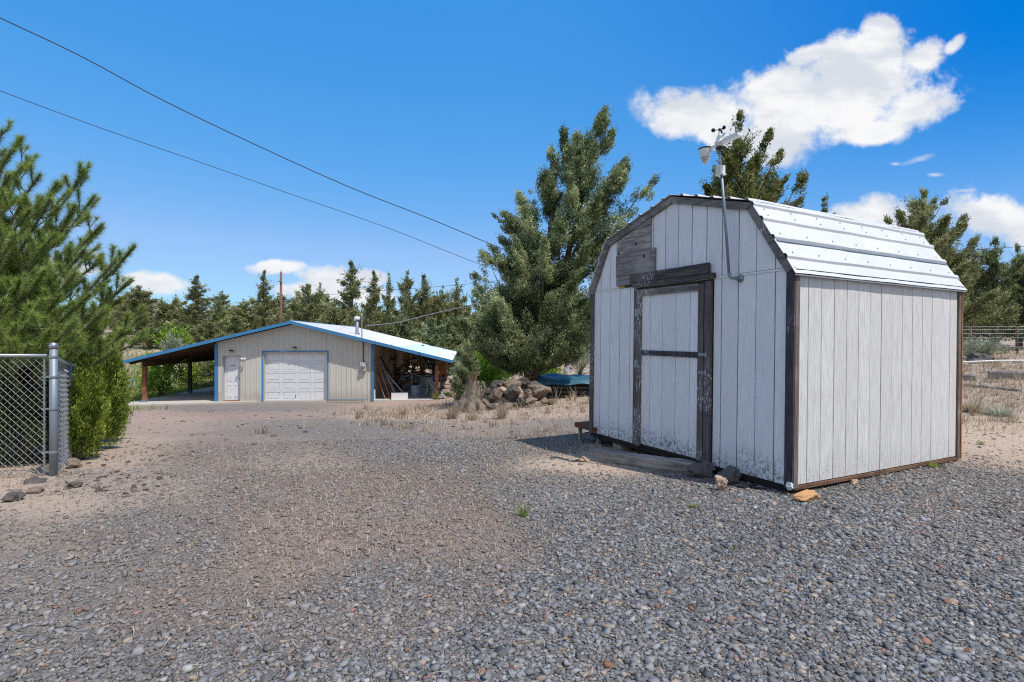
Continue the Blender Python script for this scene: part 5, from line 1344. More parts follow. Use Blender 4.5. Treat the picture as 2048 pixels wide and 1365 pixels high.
# ================================================================== THE FAR BUILDING
def garage():
    rz = math.atan2(.09,.996)
    FZ = -2.78
    root = empty('garage_building', (-9.67,23.5,FZ), rz, 'tan metal garage with blue trim and open carports on both sides', 'garage')
    # local: x = t along the front, y = s going back, z above the slab
    XL, XR, DP = -3.27, 3.42, 13.3
    RZ = .73+2.78; SL = .247
    def rz_(x): return RZ-SL*abs(x)
    wall = m_plain('tan_siding', (.53,.51,.455), .08, 1.5, .55, 0, .3, .03)
    t_ = NT('tan_siding_weathered'); c0 = t_.co(); sz_ = t_.n('ShaderNodeSeparateXYZ'); t_.put(sz_.inputs[0], c0)
    st = t_.noise(t_.co((7,7,.5)), 3, 5, .6); nn = t_.noise(c0, 2.5, 5, .6)
    cl_ = t_.mix(t_.math('MULTIPLY', t_.ss(st, .45, .75), .35), (.55,.53,.475), (.40,.375,.32))
    low = t_.math('SUBTRACT', 1., t_.ss(t_.math('ADD', sz_.outputs[2], t_.math('MULTIPLY', nn, -.5)), -.15, .35))
    cl_ = t_.mix(t_.math('MULTIPLY', low, .45), cl_, (.36,.28,.22)); wall = t_.out(cl_, .55, spec=.3)
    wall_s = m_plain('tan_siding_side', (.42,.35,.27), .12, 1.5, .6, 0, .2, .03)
    under = .13
    DX0, DX1, DH = -1.29, 1.46, 2.16       # roll-up door
    EX0, EX1, EH = -3.02, -2.22, 2.02      # entry door
    # front wall as strips between ribs, with openings
    m = MB()
    xs = sorted(set([XL,XR,0.,DX0,DX1,EX0,EX1]+[XL+.228*k for k in range(1,30) if XL+.228*k < XR]))
    for a, b in zip(xs, xs[1:]):
        mid = (a+b)/2; z0 = 0.
        if DX0 <= mid <= DX1: z0 = DH
        if EX0 <= mid <= EX1: z0 = EH
        m.prism([(a,0,z0),(b,0,z0),(b,0,rz_(b)-under),(a,0,rz_(a)-under)], (0,.05,0))
    o = m.build('front_wall', wall, root)
    m = MB()
    for k in range(30):
        x = XL+.114+.228*k
        if x > XR-.06: break
        z0 = .0
        if DX0-.08 <= x <= DX1+.06: z0 = DH+.06
        if EX0-.08 <= x <= EX1+.06: z0 = EH+.06
        m.prism([(x-.022,-.002,z0+.01),(x-.010,-.020,z0+.01),(x+.010,-.020,z0+.01),(x+.022,-.002,z0+.01)], (0,0,rz_(x)-under-.03-z0))
        for dx in (-.075,.075):
            m.prism([(x+dx-.006,-.002,z0+.01),(x+dx,-.007,z0+.01),(x+dx+.006,-.002,z0+.01)], (0,0,rz_(x+dx)-under-.03-z0))
    m.build('wall_rib', wall, root)
    # sides and back
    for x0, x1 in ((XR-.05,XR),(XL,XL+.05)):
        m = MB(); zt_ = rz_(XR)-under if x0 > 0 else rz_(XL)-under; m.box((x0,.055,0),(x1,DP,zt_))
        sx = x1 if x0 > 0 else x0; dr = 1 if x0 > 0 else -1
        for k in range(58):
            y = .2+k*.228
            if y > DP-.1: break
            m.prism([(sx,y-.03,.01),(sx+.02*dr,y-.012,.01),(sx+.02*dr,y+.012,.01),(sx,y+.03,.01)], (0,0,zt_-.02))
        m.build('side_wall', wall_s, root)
    m = MB(); m.prism([(XL+.05,DP-.05,0),(XR-.05,DP-.05,0),(XR-.05,DP-.05,rz_(XR)-under-.02),(0,DP-.05,RZ-under-.02),(XL+.05,DP-.05,rz_(XL)-under-.02)], (0,.05,0)); m.build('rear_wall', wall, root)
    # blue corner posts and bottom line
    for x, w in ((XL-.06,.13),(XR-.06,.13)): MB().box((x,-.030,-.02),(x+w,.04,rz_(x+w/2)-under-.05)).build('corner_trim', M['blue_trim'], root)
    MB().box((XR+.075,-.02,-.02),(XR+.13,.03,.45)).build('white_pipe', M['white_plastic'], root)
    # roof: upper pale and lower blue sheets, ribs down the slope
    roof = m_plain('roof_pale', (.50,.52,.55), .06, 1.2, .35, .15, .5, .02)
    roofb = m_plain('roof_blue', (.30,.44,.58), .08, 1.2, .35, .15, .5, .02)
    E0, E1 = -.42, DP+.3
    for sg in (-1, 1):
        for (xa, xb, mt, dz) in ((0,4.55,roof,.0),(4.55,7.0,roofb,-.012)):
            m = MB()
            A = [(xa*sg,E0,rz_(xa)+dz),(xb*sg,E0,rz_(xb)+dz),(xb*sg,E1,rz_(xb)+dz),(xa*sg,E1,rz_(xa)+dz)]
            m.prism(A, (0,0,-.03))
            k = 0
            while E0+.1+k*.30 < E1:
                y = E0+.1+k*.30
                m.prism([(xa*sg,y-.03,rz_(xa)+dz+.001),(xa*sg,y-.012,rz_(xa)+dz+.022),(xa*sg,y+.012,rz_(xa)+dz+.022),(xa*sg,y+.03,rz_(xa)+dz+.001)], ((xb-xa)*sg,0,rz_(xb)-rz_(xa))); k += 1
            m.build('roof_sheet', mt, root)
        # barge board (blue) on the front and rear edge, seam at 4.55
        for y0 in (E0-.02, E1-.01):
            for xa, xb, q in ((0,4.5,0),(4.5,7.02,-.006)):
                m = MB(); m.prism([(xa*sg,y0,rz_(xa)+.012+q),(xb*sg,y0,rz_(xb)+.012+q),(xb*sg,y0,rz_(xb)-.125+q),(xa*sg,y0,rz_(xa)-.125+q)], (0,.03+q,0))
                m.build('barge_board', M['blue_trim'], root)
        MB().prism([(7.0*sg,E0+.02,rz_(7)-.035),(7.0*sg,E1-.02,rz_(7)-.035),(7.0*sg,E1-.02,rz_(7)-.10),(7.0*sg,E0+.02,rz_(7)-.10)], (.03*sg,0,0)).build('eave_trim', M['blue_trim'] if sg < 0 else M['galv'], root)
        # carport underside: deck, rafters, beam, posts
        xw = XR if sg > 0 else -XL
        MB().prism([(xw*sg+.02*sg,E0+.04,rz_(xw)-.065),(6.95*sg,E0+.04,rz_(6.95)-.065),(6.95*sg,E1-.04,rz_(6.95)-.065),(xw*sg+.02*sg,E1-.04,rz_(xw)-.065)], (0,0,.025)).build('roof_deck', M['dark_wood'], root)
        for k in range(12):
            y = .10+k*1.15
            MB().prism([(xw*sg+.03*sg,y,rz_(xw)-.068),(6.9*sg,y,rz_(6.9)-.068),(6.9*sg,y,rz_(6.9)-.20),(xw*sg+.03*sg,y,rz_(xw)-.20)], (0,.05,0)).build('rafter', M['dark_wood'], root)
        px_ = 6.28*sg
        MB().box((px_-.06,-.02,rz_(6.28)-.43),(px_+.06,DP,rz_(6.28)-.205)).build('beam', M['dark_wood'], root)
        for k in range(4):
            y = k*3.84+(.0 if k else .03)
            MB().box((px_-.075,y-.0,-.04),(px_+.075,y+.15,rz_(6.28)-.432)).build('post', M['post_wood'] if (k == 0 or sg > 0) else m_wood('post_green', (.06,.075,.06), (.12,.14,.11), 0), root)
            MB().box((px_-.09,y-.012,-.03),(px_+.09,y+.162,.10)).build('post_foot', M['galv_dull'], root)
    MB().prism([(-.16,E0-.02,RZ-.035),(0,E0-.02,RZ+.03),(.16,E0-.02,RZ-.035),(0,E0-.02,RZ+.005)], (0,E1-E0+.04,0)).build('ridge_cap', roofb, root)
    # slab
    m = MB(); m.prism([(-6.95,-1.15,0),(-1.5,-.10,0),(-1.5,-.0,0),(XR+.1,-.0,0),(XR+.1,-.2,0),(6.35,-.2,0),(6.35,DP,0),(-6.55,DP,0)], (0,0,-.14)); m.build('slab', M['concrete'], root)
    # roll-up door
    RC = .13
    d = MB(); d.box((DX0+.03,.035,.0),(DX1-.03,.06,DH-.03)); n = 5; ph = (DH-.05)/n
    door = d.build('garage_door', M['garage_white'], root, (0,RC,0))
    m = MB()
    for r_ in range(n):
        z0 = .01+r_*ph; m.box((DX0+.035,.020,z0+.004),(DX1-.035,.034,z0+.05)); m.box((DX0+.035,.020,z0+ph-.06),(DX1-.035,.034,z0+ph-.004))
        wdt = (DX1-DX0-.07)
        for c_ in range(5):
            x = DX0+.035+wdt*c_/4; x0 = max(x-.06, DX0+.035); x1 = min(x+.06, DX1-.035); m.box((x0,.0205,z0+.051),(x1,.034,z0+ph-.061))
        for c_ in range(4):
            xa = DX0+.035+wdt*c_/4+.10; xb = DX0+.035+wdt*(c_+1)/4-.10; m.box((xa,.023,z0+.085),(xb,.034,z0+ph-.095))
    m.build('door_panel', M['garage_white'], door, bevel=.003)
    MB().box((.03,.012,.10),(.06,.0198,.24)).build('handle', M['galv_dull'], door)
    m = MB(); m.box((DX0-.05,-.024,0),(DX0+.0,.05,DH+.05)); m.box((DX1,-.024,0),(DX1+.05,.05,DH+.05)); m.box((DX0+.001,-.024,DH),(DX1-.001,.05,DH+.05)); m.build('door_trim', M['blue_trim'], root)
    m = MB(); m.box((DX0+.001,.0,0),(DX0+.035,.03+RC,DH-.001)); m.box((DX1-.035,.0,0),(DX1-.001,.03+RC,DH-.001)); m.box((DX0+.036,.0,DH-.04),(DX1-.036,.03+RC,DH-.001)); m.build('door_jamb', m_plain('jamb_beige', (.50,.44,.38), .1, 5), root)
    # entry door
    d = MB(); d.box((EX0+.05,.03,.04),(EX1-.05,.06,EH-.05)); e = d.build('entry_door', M['garage_white'], root, (0,.10,0))
    m = MB()
    for cx_ in (EX0+.24, EX1-.24):
        for z0, z1 in ((.15,.72),(.88,1.55),(1.66,1.84)):
            m.box((cx_-.11,.018,z0),(cx_+.11,.0295,z0+.02)); m.box((cx_-.11,.018,z1-.02),(cx_+.11,.0295,z1)); m.box((cx_-.11,.018,z0+.021),(cx_-.09,.0295,z1-.021)); m.box((cx_+.09,.018,z0+.021),(cx_+.11,.0295,z1-.021))
            m.box((cx_-.065,.022,z0+.05),(cx_+.065,.0295,z1-.05))
    m.build('door_panel', M['garage_white'], e)
    MB().tube([(EX1-.11,.03,.98),(EX1-.11,-.01,.98)], .025, 10).build('knob', M['galv_dull'], e)
    MB().box((EX0+.30,.015,1.56),(EX0+.50,.0285,1.58)).build('letter_slot', M['dark_junk'], e)
    m = MB(); m.box((EX0,-.012,0),(EX0+.048,.15,EH)); m.box((EX1-.048,-.012,0),(EX1,.15,EH)); m.box((EX0+.049,-.012,EH-.048),(EX1-.049,.15,EH)); m.build('door_frame', m_plain('frame_beige', (.47,.43,.38), .1, 5), root)
    MB().box((EX0+.05,-.03,.0),(EX1-.05,.05,.038)).build('threshold', M['orange_wood'], root)
    # lamps
    for x, z in ((-2.62,2.19),(.06,2.32)):
        m = MB(); m.box((x-.075,-.11,z),(x+.075,-.022,z+.06)); l_ = m.build('wall_lamp', M['black_plastic'], root)
        MB().box((x-.06,-.10,z-.045),(x+.06,-.03,z-.001)).build('lens', m_plain('lamp_amber', (.55,.40,.2), .2, 10, .3), l_)
    m = MB(); m.tube([(-2.06,-.03,1.86),(-2.06,-.10,1.88)], .02, 8)
    for dx in (-.06,.06): m.lathe([(.02,0),(.045,.05),(.045,.09)], c=(-2.06+dx,-.12,1.83), n=12, M=Matrix.Rotation(R(60),4,'X'))
    m.build('flood_light', M['white_plastic'], root)
    # meter, conduit and mast
    mx = 3.03
    MB().tube([(mx,-.05,1.70),(mx,-.05,2.55)], .022, 10).build('conduit', M['dark_junk'], root)
    MB().tube([(mx,-.36,2.55),(mx,-.36,3.72)], .024, 10).build('service_mast', M['galv'], root)
    MB().tube([(mx,-.05,2.54),(mx,-.2,2.62),(mx,-.36,2.62)], .022, 8).build('mast_bend', M['galv_dull'], root)
    MB().lathe([(.045,3.72),(.05,3.78),(.02,3.84)], c=(mx,-.36,0), n=12).build('weather_head', M['galv'], root)
    b = MB().box((mx-.13,-.13,1.28),(mx+.13,-.022,1.70)).build('meter_box', m_plain('meter_grey', (.45,.46,.45), .08, 6), root, bevel=.01)
    MB().lathe([(.085,0),(.085,.06),(.06,.085)], c=(mx,-.13,1.50), n=18, M=Matrix.Rotation(R(90),4,'X')).build('meter_glass', M['galv'], b, smooth=True)
    m = MB(); m.tube([(DX1+.12,-.10,.05),(2.6,-.12,.05),(3.2,-.10,.06)], .025, 8); m.tube([(DX1+.05,-.17,.02),(3.1,-.16,.02)], .02, 8); m.build('ground_pipe', M['galv'], root)
    # stove vent
    vx, vy = 2.32, 2.2; vz = rz_(vx)
    m = MB(); m.lathe([(.15,vz+.0),(.10,vz+.08),(.075,vz+.14),(.075,vz+.72)], c=(vx,vy,0), n=16); v = m.build('stove_vent', M['galv_dull'], root, smooth=True)
    MB().lathe([(.09,vz+.72),(.15,vz+.76),(.15,vz+.83),(.10,vz+.88)], c=(vx,vy,0), n=16).build('vent_cap', M['white_plastic'], v)
    MB().tube([(vx,vy,vz+.5),(vx-.9,vy-.3,rz_(vx-.9)+.02)], .006, 4).build('guy_wire', M['wire'], v)
    return root
GAR = garage()
GM = Matrix.Translation(GAR.location)@Matrix.Rotation(GAR.rotation_euler[2],4,'Z')
def GP(x, y, z=0): return GM@Vector((x,y,z))
GRZ = GAR.rotation_euler[2]

# ---- what stands in the right carport
def lean(name, label, a, b, w, h, mat, cat='board'):
    a = GP(*a); b = GP(*b); m = MB().obox((0,0,0), b-a, w, h); return tag(m.build(name, mat, None, a), label, cat)
lean('leaning_board', 'orange-brown board leaning on the garage side wall, frontmost', (4.15,.35,.03), (3.56,.5,1.75), .09, .03, M['orange_wood'])
lean('leaning_board', 'grey plank leaning beside the orange-brown board', (4.45,.5,.03), (3.60,.75,1.85), .14, .04, M['plank'])
lean('leaning_board', 'long pale pole leaning farthest out from the garage wall', (4.95,.35,.03), (3.62,.9,1.50), .035, .035, M['pale'])
lean('leaning_board', 'dark plank leaning low behind the white crate', (4.7,.75,.03), (3.6,1.1,1.9), .16, .04, M['dark_wood'])
lean('leaning_board', 'short orange strip leaning near the blue corner trim', (3.95,.22,.03), (3.58,.3,1.1), .06, .025, M['orange_wood'])
lean('leaning_board', 'broad dark board leaning against the wall behind the planks', (4.3,1.2,.03), (3.55,1.5,1.6), .5, .03, M['plank'])
o = MB().box((-.36,-.2,0),(.36,-.17,.28)).box((-.36,.17,0),(.36,.2,.28)).box((-.36,-.169,0),(-.33,.169,.28)).box((.33,-.169,0),(.36,.169,.28)).box((-.329,-.169,0),(.329,.169,.03)).build('crate', M['garage_white'], None, GP(4.62,.12,.0)); o.rotation_euler[2] = GRZ+.06; tag(o, 'open white crate on the carport slab in front of the leaning boards', 'crate')
def bucket(label, p, r_, h, mat):
    t = empty('bucket', p, 0, label, 'bucket'); MB().lathe([(r_*.85,0),(r_,h),(r_*1.05,h),(r_*1.05,h-.03),(r_*.97,h-.03)], n=18).build('body', mat, t, smooth=False)
    MB().tube([(math.cos(a_)*r_*1.06, -.02-.4*r_*math.sin(a_), h-.04-math.sin(a_)*h*.35) for a_ in np.linspace(0,math.pi,9)], .006, 5).build('handle', M['wire'], t)
bucket('light blue bucket standing under the white framed table', GP(5.15,1.7,0), .21, .48, m_plain('bucket_blue', (.38,.48,.55), .1, 6, .5))
def table(label, p, rz, w, d, h, top, leg):
    t = empty('table', p, rz, label, 'table'); MB().box((-w/2,-d/2,h-.04),(w/2,d/2,h)).build('table_top', top, t)
    for sx in (-1,1):
        for sy in (-1,1): MB().box((sx*(w/2-.05)-.02,sy*(d/2-.05)-.02,0),(sx*(w/2-.05)+.02,sy*(d/2-.05)+.02,h-.041)).build('leg', leg, t)
table('dark topped table with white legs against the garage side wall', GP(4.75,3.0,0), GRZ, 1.9, .8, .95, M['dark_junk'], M['white_plastic'])
rdj = random.Random(12)
def clutter(label, p, n, ext, zb, mats=('dark_junk','plank','dark_wood','orange_wood')):
    t = empty('junk_heap', p, GRZ, label, 'junk')
    for k in range(n):
        a = Vector((rdj.uniform(-1,1)*ext[0], rdj.uniform(-1,1)*ext[1], zb+rdj.random()**1.5*ext[2])); dd = Vector((rdj.gauss(0,1), rdj.gauss(0,1), rdj.gauss(0,.5))).normalized()*rdj.uniform(.15,.5)
        if rdj.random() < .6: MB().obox(a-dd, a+dd, rdj.uniform(.03,.09), rdj.uniform(.02,.06)).build('stick', M[mats[k%len(mats)]], t)
        else: s_ = rdj.uniform(.06,.16); MB().box(a-Vector((s_,s_,s_*.7)), a+Vector((s_,s_,s_*.7))).build('box', M[mats[k%len(mats)]], t)
clutter('tangled dark junk piled on the table beside the wall', GP(4.7,3.0,0), 46, (.85,.35,.75), 1.0)
clutter('dark junk heaped under and behind the table', GP(4.6,4.6,0), 40, (.8,.6,.9), .15)
clutter('clutter at the feet of the rear carport posts', GP(6.2,5.2,0), 22, (.25,1.2,.9), .05, ('dark_junk','plank','dark_wood'))
o = MB().box((-.05,-.3,0),(.05,.3,1.15)).build('cabinet_board', M['orange_wood'], None, GP(4.25,6.5,.9)); o.rotation_euler = (0,R(12),GRZ); tag(o, 'orange wooden panel standing behind the junk covered table', 'panel')
for (x, y, lab) in ((3.75,5.4,'ladder like grey frame against the garage wall'),(4.55,7.2,'pale upright post by the garage wall'),(5.0,8.5,'brown upright post behind the junk')):
    o = MB().box((-.08,-.06,0),(.08,.06,2.35)).box((.085,-.05,0),(.125,.05,1.9)).build('upright_post', M['plank2'] if x < 4.9 else M['plank'], None, GP(x,y,0)); o.rotation_euler[2] = GRZ; tag(o, lab, 'post')
def chair():
    t = empty('garden_chair', GP(5.75,.95,0), GRZ+.1, 'old grey-green metal chair facing out of the carport', 'chair')
    MB().box((-.27,-.25,.40),(.27,.25,.44)).build('seat', M['green_metal'], t)
    m = MB(); [m.box((-.25,.22,.5+k*.1),(.25,.25,.57+k*.1)) for k in range(4)]; m.build('backrest', M['green_metal'], t)
    for sx in (-1,1):
        MB().tube([(sx*.29,-.28,.0),(sx*.29,-.26,.60),(sx*.29,.22,.64),(sx*.29,.30,1.0)], .022, 8).build('arm_frame', M['green_metal'], t)
        MB().tube([(sx*.29,.32,.0),(sx*.29,.22,.62)], .022, 8).build('leg', M['green_metal'], t)
    MB().tube([(-.29,-.28,.03),(.29,-.28,.03)], .022, 8).build('stretcher', M['green_metal'], t)
chair()
t = empty('lumber_bundle', GP(6.2,.35,0), GRZ, 'bundle of weathered lumber leaning outward in the right carport', 'lumber')
for k in range(12):
    a = Vector((rdj.uniform(-.35,.15)+.35, rdj.uniform(-.15,.1)-.2, .02)); b = Vector((rdj.uniform(-.2,.0)-.22, rdj.uniform(.2,.7), rdj.uniform(.75,.92)))
    MB().obox(a, b, .07, .05).build('plank', M['plank' if k % 3 else 'plank2'], t)
t = empty('lumber_stack', GP(5.35,1.9,0), GRZ, 'grey boards stacked aslant behind the chair', 'lumber')
for k in range(7): MB().obox((-.55+k*.02,-.1+k*.06,1.12-.02*k),(.75,-.4+k*.09,.72+.02*k),.10,.03).build('plank', M['plank'], t)
for k in (-.35,.5): MB().obox((k,-.25,0),(k,-.2,.8 if k > 0 else 1.0),.05,.05).build('trestle_leg', M['plank'], t)
def bin_(label, p, s_, mat, lid):
    t = empty('storage_bin', p, GRZ+.1, label, 'bin'); MB().box((-s_[0],-s_[1],0),(s_[0],s_[1],s_[2])).build('body', mat, t, bevel=.02); MB().box((-s_[0]-.02,-s_[1]-.02,s_[2]+.002),(s_[0]+.02,s_[1]+.02,s_[2]+.05)).build('lid', lid, t)
bin_('green storage bin on the slab behind the lumber bundle', GP(6.72-.6,1.5,0), (.30,.22,.32), m_plain('green_bin', (.04,.16,.08), .1, 6, .5), M['dark_junk'])
bin_('white storage bin stacked on the green one', GP(6.72-.6,1.5,.375), (.24,.2,.30), M['white_plastic'], M['dark_junk'])
bin_('blue storage bin topping the stack of bins', GP(6.72-.62,1.5,.73), (.28,.2,.14), M['blue_bin'], M['blue_bin'])
# poles beyond the right carport
o = MB().tube([(0,0,-.3),(0,0,2.7)], .08, 10).build('wooden_post', m_wood('yellow_post', (.22,.17,.07), (.36,.29,.14), 0), None, (P(842,760,37.6).x, 37.6, g(P(842,760,37.6).x,37.6)), smooth=True); tag(o, 'yellowish wooden post seen through the right carport', 'post')

# ---- utility pole and wires
Yp = 39.; q = P(562, 640, Yp); zp = g(q.x, Yp); pole = empty('utility_pole', (q.x,Yp,zp), 0, 'reddish brown utility pole rising behind the garage roof', 'utility pole')
ptop = (HY-545)/F*Yp-zp
MB().tube([(0,0,-.5),(0,0,ptop)], [.115,.08], 12).build('pole', M['pole_wood'], pole, smooth=True)
MB().tube([(0,0,ptop),(0,0,ptop+.14)], .03, 8).build('insulator', M['galv_dull'], pole)
MB().box((-.16,-.16,ptop-.72),(.12,-.1,ptop-.66)).build('bracket', M['galv_dull'], pole)
def wire(name, label, pts, r_, mat):
    "cable through points given as photo pixel + distance; smoothed"
    w = [P(*p) for p in pts]; fine = []
    n = len(w)
    for i in range(n-1):
        p0, p1, p2, p3 = w[max(i-1,0)], w[i], w[i+1], w[min(i+2,n-1)]
        for k in range(8):
            t_ = k/8; fine.append(.5*((2*p1)+(p2-p0)*t_+(2*p0-5*p1+4*p2-p3)*t_**2+(3*p1-p0-3*p2+p3)*t_**3))
    fine.append(w[-1])
    return tag(MB().tube(fine, r_, 6).build(name, mat, None, smooth=True), label, 'cable')
wire('overhead_cable', 'thick black overhead cable dropping from the top left corner to the big juniper', [(-420,-165,10.5),(-180,-52,11.4),(0,36,12.2),(160,112,13),(330,203,14),(520,294,15.2),(700,375,16.4),(860,438,17.6),(1000,496,18.8),(1090,530,19.6)], .0125, M['cable'])
wire('overhead_cable', 'thinner overhead cable running below the thick one to the big juniper', [(-420,20,11),(-180,113,12),(0,182,13),(200,256,14.2),(400,325,15.6),(600,395,17.2),(780,458,18.6),(950,525,20),(1050,556,21)], .0085, M['cable'])
wire('service_cable', 'grey twisted service cable from the garage mast to the big juniper', [(731,652,24.1),(790,646,23.6),(845,633,23.2),(900,620,22.7),(940,611,22.2),(1010,590,21.6)], .018, M['cable_grey'])
wire('line_cable', 'distant thin line crossing from the utility pole over the wood', [(562,600,39),(640,591,38.5),(760,582,38),(860,575,37.5),(950,567,37),(1040,556,36)], .013, M['cable'])
wire('line_cable', 'distant thin line leaving the utility pole to the left', [(562,600,39),(500,603,40),(440,610,41),(350,622,43)], .012, M['cable'])
wire('line_cable', 'thin line crossing the sky behind the shed roof at the right', [(1700,520,24),(1850,507,23),(1950,500,22.4),(2060,492,22),(2200,480,21.5)], .010, M['cable'])

# ---- things on the ground: dark cones and bark bits near the hedge
def bits():
    n = 90; px = rng.uniform(110, 330, n); py = rng.uniform(885, 990, n); m = MB()
    for i in range(n):
        p = gp(px[i], py[i]); s_ = rng.uniform(.010,.030); a_ = rng.random()*6.28
        m.obox((p.x,p.y,p.z+s_*.3),(p.x+math.cos(a_)*s_*2,p.y+math.sin(a_)*s_*2,p.z+s_*.5), s_, s_*.7)
    tag(m.build('pine_cone_litter', M['bark'], None), 'brown cone and bark litter on the dirt below the hedge', 'litter', None, 'stuff')
bits()

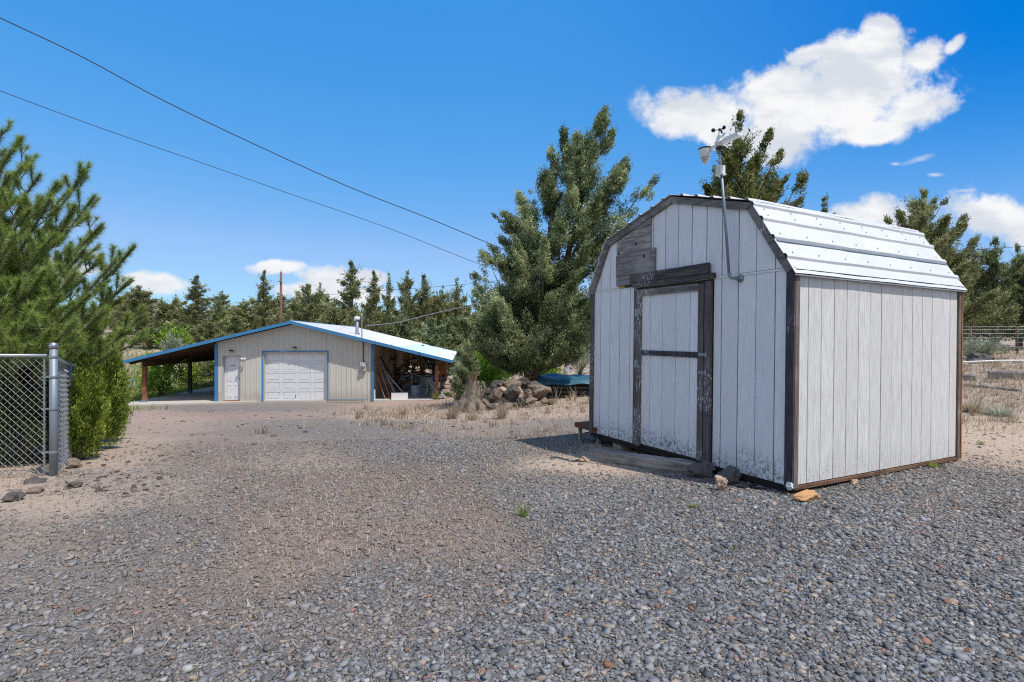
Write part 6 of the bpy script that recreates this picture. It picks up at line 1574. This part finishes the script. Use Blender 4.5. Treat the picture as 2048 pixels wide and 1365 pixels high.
# ================================================================== SKY, SUN, CAMERA
SUN = Vector((.8*math.cos(R(62)), -.6*math.cos(R(62)), math.sin(R(62)))).normalized()
SKR, SKG, SKB = (1.67, 1.62), (.60, .735), (.28, .97)
def world():
    t = NT('World', True); sc.world = t.m
    sky = t.n('ShaderNodeTexSky', sky_type='NISHITA', sun_disc=False, sun_elevation=R(62), sun_rotation=math.atan2(SUN.x, SUN.y), altitude=1000, air_density=1.0, dust_density=.35, ozone_density=3.5)
    tc = t.n('ShaderNodeTexCoord'); sx = t.n('ShaderNodeSeparateXYZ'); t.put(sx.inputs[0], tc.outputs['Generated'])
    y = t.math('MAXIMUM', sx.outputs[1], .02)
    a = t.math('DIVIDE', sx.outputs[0], y); b = t.math('DIVIDE', sx.outputs[2], y)
    cb = t.n('ShaderNodeCombineXYZ'); t.put(cb.inputs[0], a); t.put(cb.inputs[1], b)
    n1 = t.noise(cb.outputs[0], 7., 10, .62, .3); n2 = t.noise(cb.outputs[0], 24., 8, .65)
    mp = t.n('ShaderNodeMapping'); t.put(mp.inputs[0], cb.outputs[0]); mp.inputs['Scale'].default_value = (1,2.2,1)
    n3 = t.noise(mp.outputs[0], 5., 8, .6)
    E = [(1650,200,245,92,-13),(1690,130,110,66,-20),(1570,180,120,58,-10),(1400,228,112,62,8),(1745,125,100,60,-38),(1760,60,45,38,0),(1850,115,62,38,-28),(1905,92,34,16,-40),(1560,285,100,52,0),(1830,215,80,52,-15),(1620,110,60,22,-20),(1445,272,70,30,10),(1755,265,100,26,-8),
         (1760,440,92,46,5),(1990,432,105,46,8),(2080,455,90,50,0),(2200,420,90,60,0),
         (318,566,58,22,8),(270,560,35,16,0),(558,535,66,15,-3),(655,556,68,28,6),(610,580,72,20,0),(735,556,40,18,0),(700,590,80,20,0),(188,513,24,14,0),(150,540,60,16,0),(60,525,60,16,0)]
    W_ = [(1836,320,38,9,-18),(1930,382,34,5,-4),(1900,222,26,12,-20),(1790,328,16,5,0),(1870,350,20,5,0)]
    def field(L):
        acc = None
        for px, py, rx, ry, rot in L:
            ca, cb_ = (px-CX)/F, (HY-py)/F; rx, ry = rx/F, ry/F; c, s = math.cos(R(-rot)), math.sin(R(-rot))
            da = t.math('SUBTRACT', a, ca); db = t.math('SUBTRACT', b, cb_)
            u_ = t.math('MULTIPLY_ADD', da, c/rx, t.math('MULTIPLY', db, s/rx)); v_ = t.math('MULTIPLY_ADD', da, -s/ry, t.math('MULTIPLY', db, c/ry))
            f = t.math('SUBTRACT', 1., t.math('SQRT', t.math('ADD', t.math('MULTIPLY', u_, u_), t.math('MULTIPLY', v_, v_))))
            if acc is None: acc = f
            else:
                nd = t.n('ShaderNodeMath', operation='SMOOTH_MAX'); t.put(nd.inputs[0], acc); t.put(nd.inputs[1], f); nd.inputs[2].default_value = .25; acc = nd.outputs[0]
        return acc
    nz = t.math('ADD', t.math('MULTIPLY', t.math('SUBTRACT', n1, .5), 1.6), t.math('MULTIPLY', t.math('SUBTRACT', n2, .5), 1.1))
    d1 = t.ss(t.math('ADD', field(E), nz), -.15, .42)
    d2 = t.math('MULTIPLY', t.ss(t.math('ADD', field(W_), t.math('MULTIPLY', nz, 1.5)), .0, 1.1), .5)
    den = t.math('MAXIMUM', d1, d2)
    front = t.ss(sx.outputs[1], .03, .2)
    den = t.math('MULTIPLY', t.math('POWER', den, .9), front)
    # unseen bright cloud cover added behind the camera as fill for the shaded sides
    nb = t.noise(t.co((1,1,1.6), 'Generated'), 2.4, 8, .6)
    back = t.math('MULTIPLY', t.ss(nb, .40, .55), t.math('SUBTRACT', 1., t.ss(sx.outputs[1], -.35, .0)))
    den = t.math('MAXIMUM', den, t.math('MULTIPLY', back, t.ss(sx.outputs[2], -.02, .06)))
    ccol = t.mix(t.ss(n3, .40, .62), (.70,.75,.83), (.97,.972,.98))
    ccol = t.mix(t.ss(b, .0, .22), t.mix(.35, ccol, (.80,.86,.95)), ccol)
    bg = t.n('ShaderNodeBackground', i_Strength=.15)
    # camera-like tone of the blue: compressed green and blue, deeper towards the upper right
    sp = t.n('ShaderNodeSeparateColor'); t.put(sp.inputs[0], sky.outputs[0])
    def ch(k, ex, mul): return t.math('MULTIPLY', t.math('POWER', t.math('MULTIPLY', sp.outputs[k], .15), ex), mul/.15)
    cc = t.n('ShaderNodeCombineColor'); gg = ch(1, SKG[0], SKG[1]); t.put(cc.inputs[0], t.math('MINIMUM', ch(0, SKR[0], SKR[1]), t.math('MULTIPLY', gg, .56))); t.put(cc.inputs[1], gg); t.put(cc.inputs[2], ch(2, SKB[0], SKB[1]))
    deep = t.math('MULTIPLY', t.ss(a, -.1, .95), t.ss(b, .05, .62))
    t.put(bg.inputs[0], t.mix(deep, cc.outputs[0], t.mix(1., cc.outputs[0], (.02,.56,.86), 'MULTIPLY')))
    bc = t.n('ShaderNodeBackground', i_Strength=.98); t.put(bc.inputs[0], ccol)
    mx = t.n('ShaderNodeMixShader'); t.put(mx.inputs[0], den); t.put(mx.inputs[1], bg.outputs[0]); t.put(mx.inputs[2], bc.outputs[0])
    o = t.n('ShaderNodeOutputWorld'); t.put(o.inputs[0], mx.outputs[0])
world()
L = bpy.data.lights.new('sun', 'SUN'); L.energy = 4.6; L.angle = R(.5); L.color = (1,.955,.89)
lo = bpy.data.objects.new('sun', L); COL.objects.link(lo); lo.rotation_euler = (-SUN).to_track_quat('-Z','Y').to_euler(); lo.location = (5,-5,20)
cam = bpy.data.cameras.new('camera'); co_ = bpy.data.objects.new('camera', cam); COL.objects.link(co_)
co_.location = (0,0,0); co_.rotation_euler = (R(90),0,0); cam.sensor_width = 36; cam.lens = 36*F/2048; cam.shift_y = -(682.5-HY)/2048
cam.clip_start = .05; cam.clip_end = 3000; sc.camera = co_
sc.view_settings.view_transform = 'Standard'; sc.view_settings.look = 'None'; sc.view_settings.exposure = 0; sc.view_settings.gamma = 1
sc.render.engine = 'CYCLES'; sc.cycles.max_bounces = 6; sc.cycles.transparent_max_bounces = 8; sc.cycles.use_denoising = DENOISE; sc.cycles.filter_width = 1.15
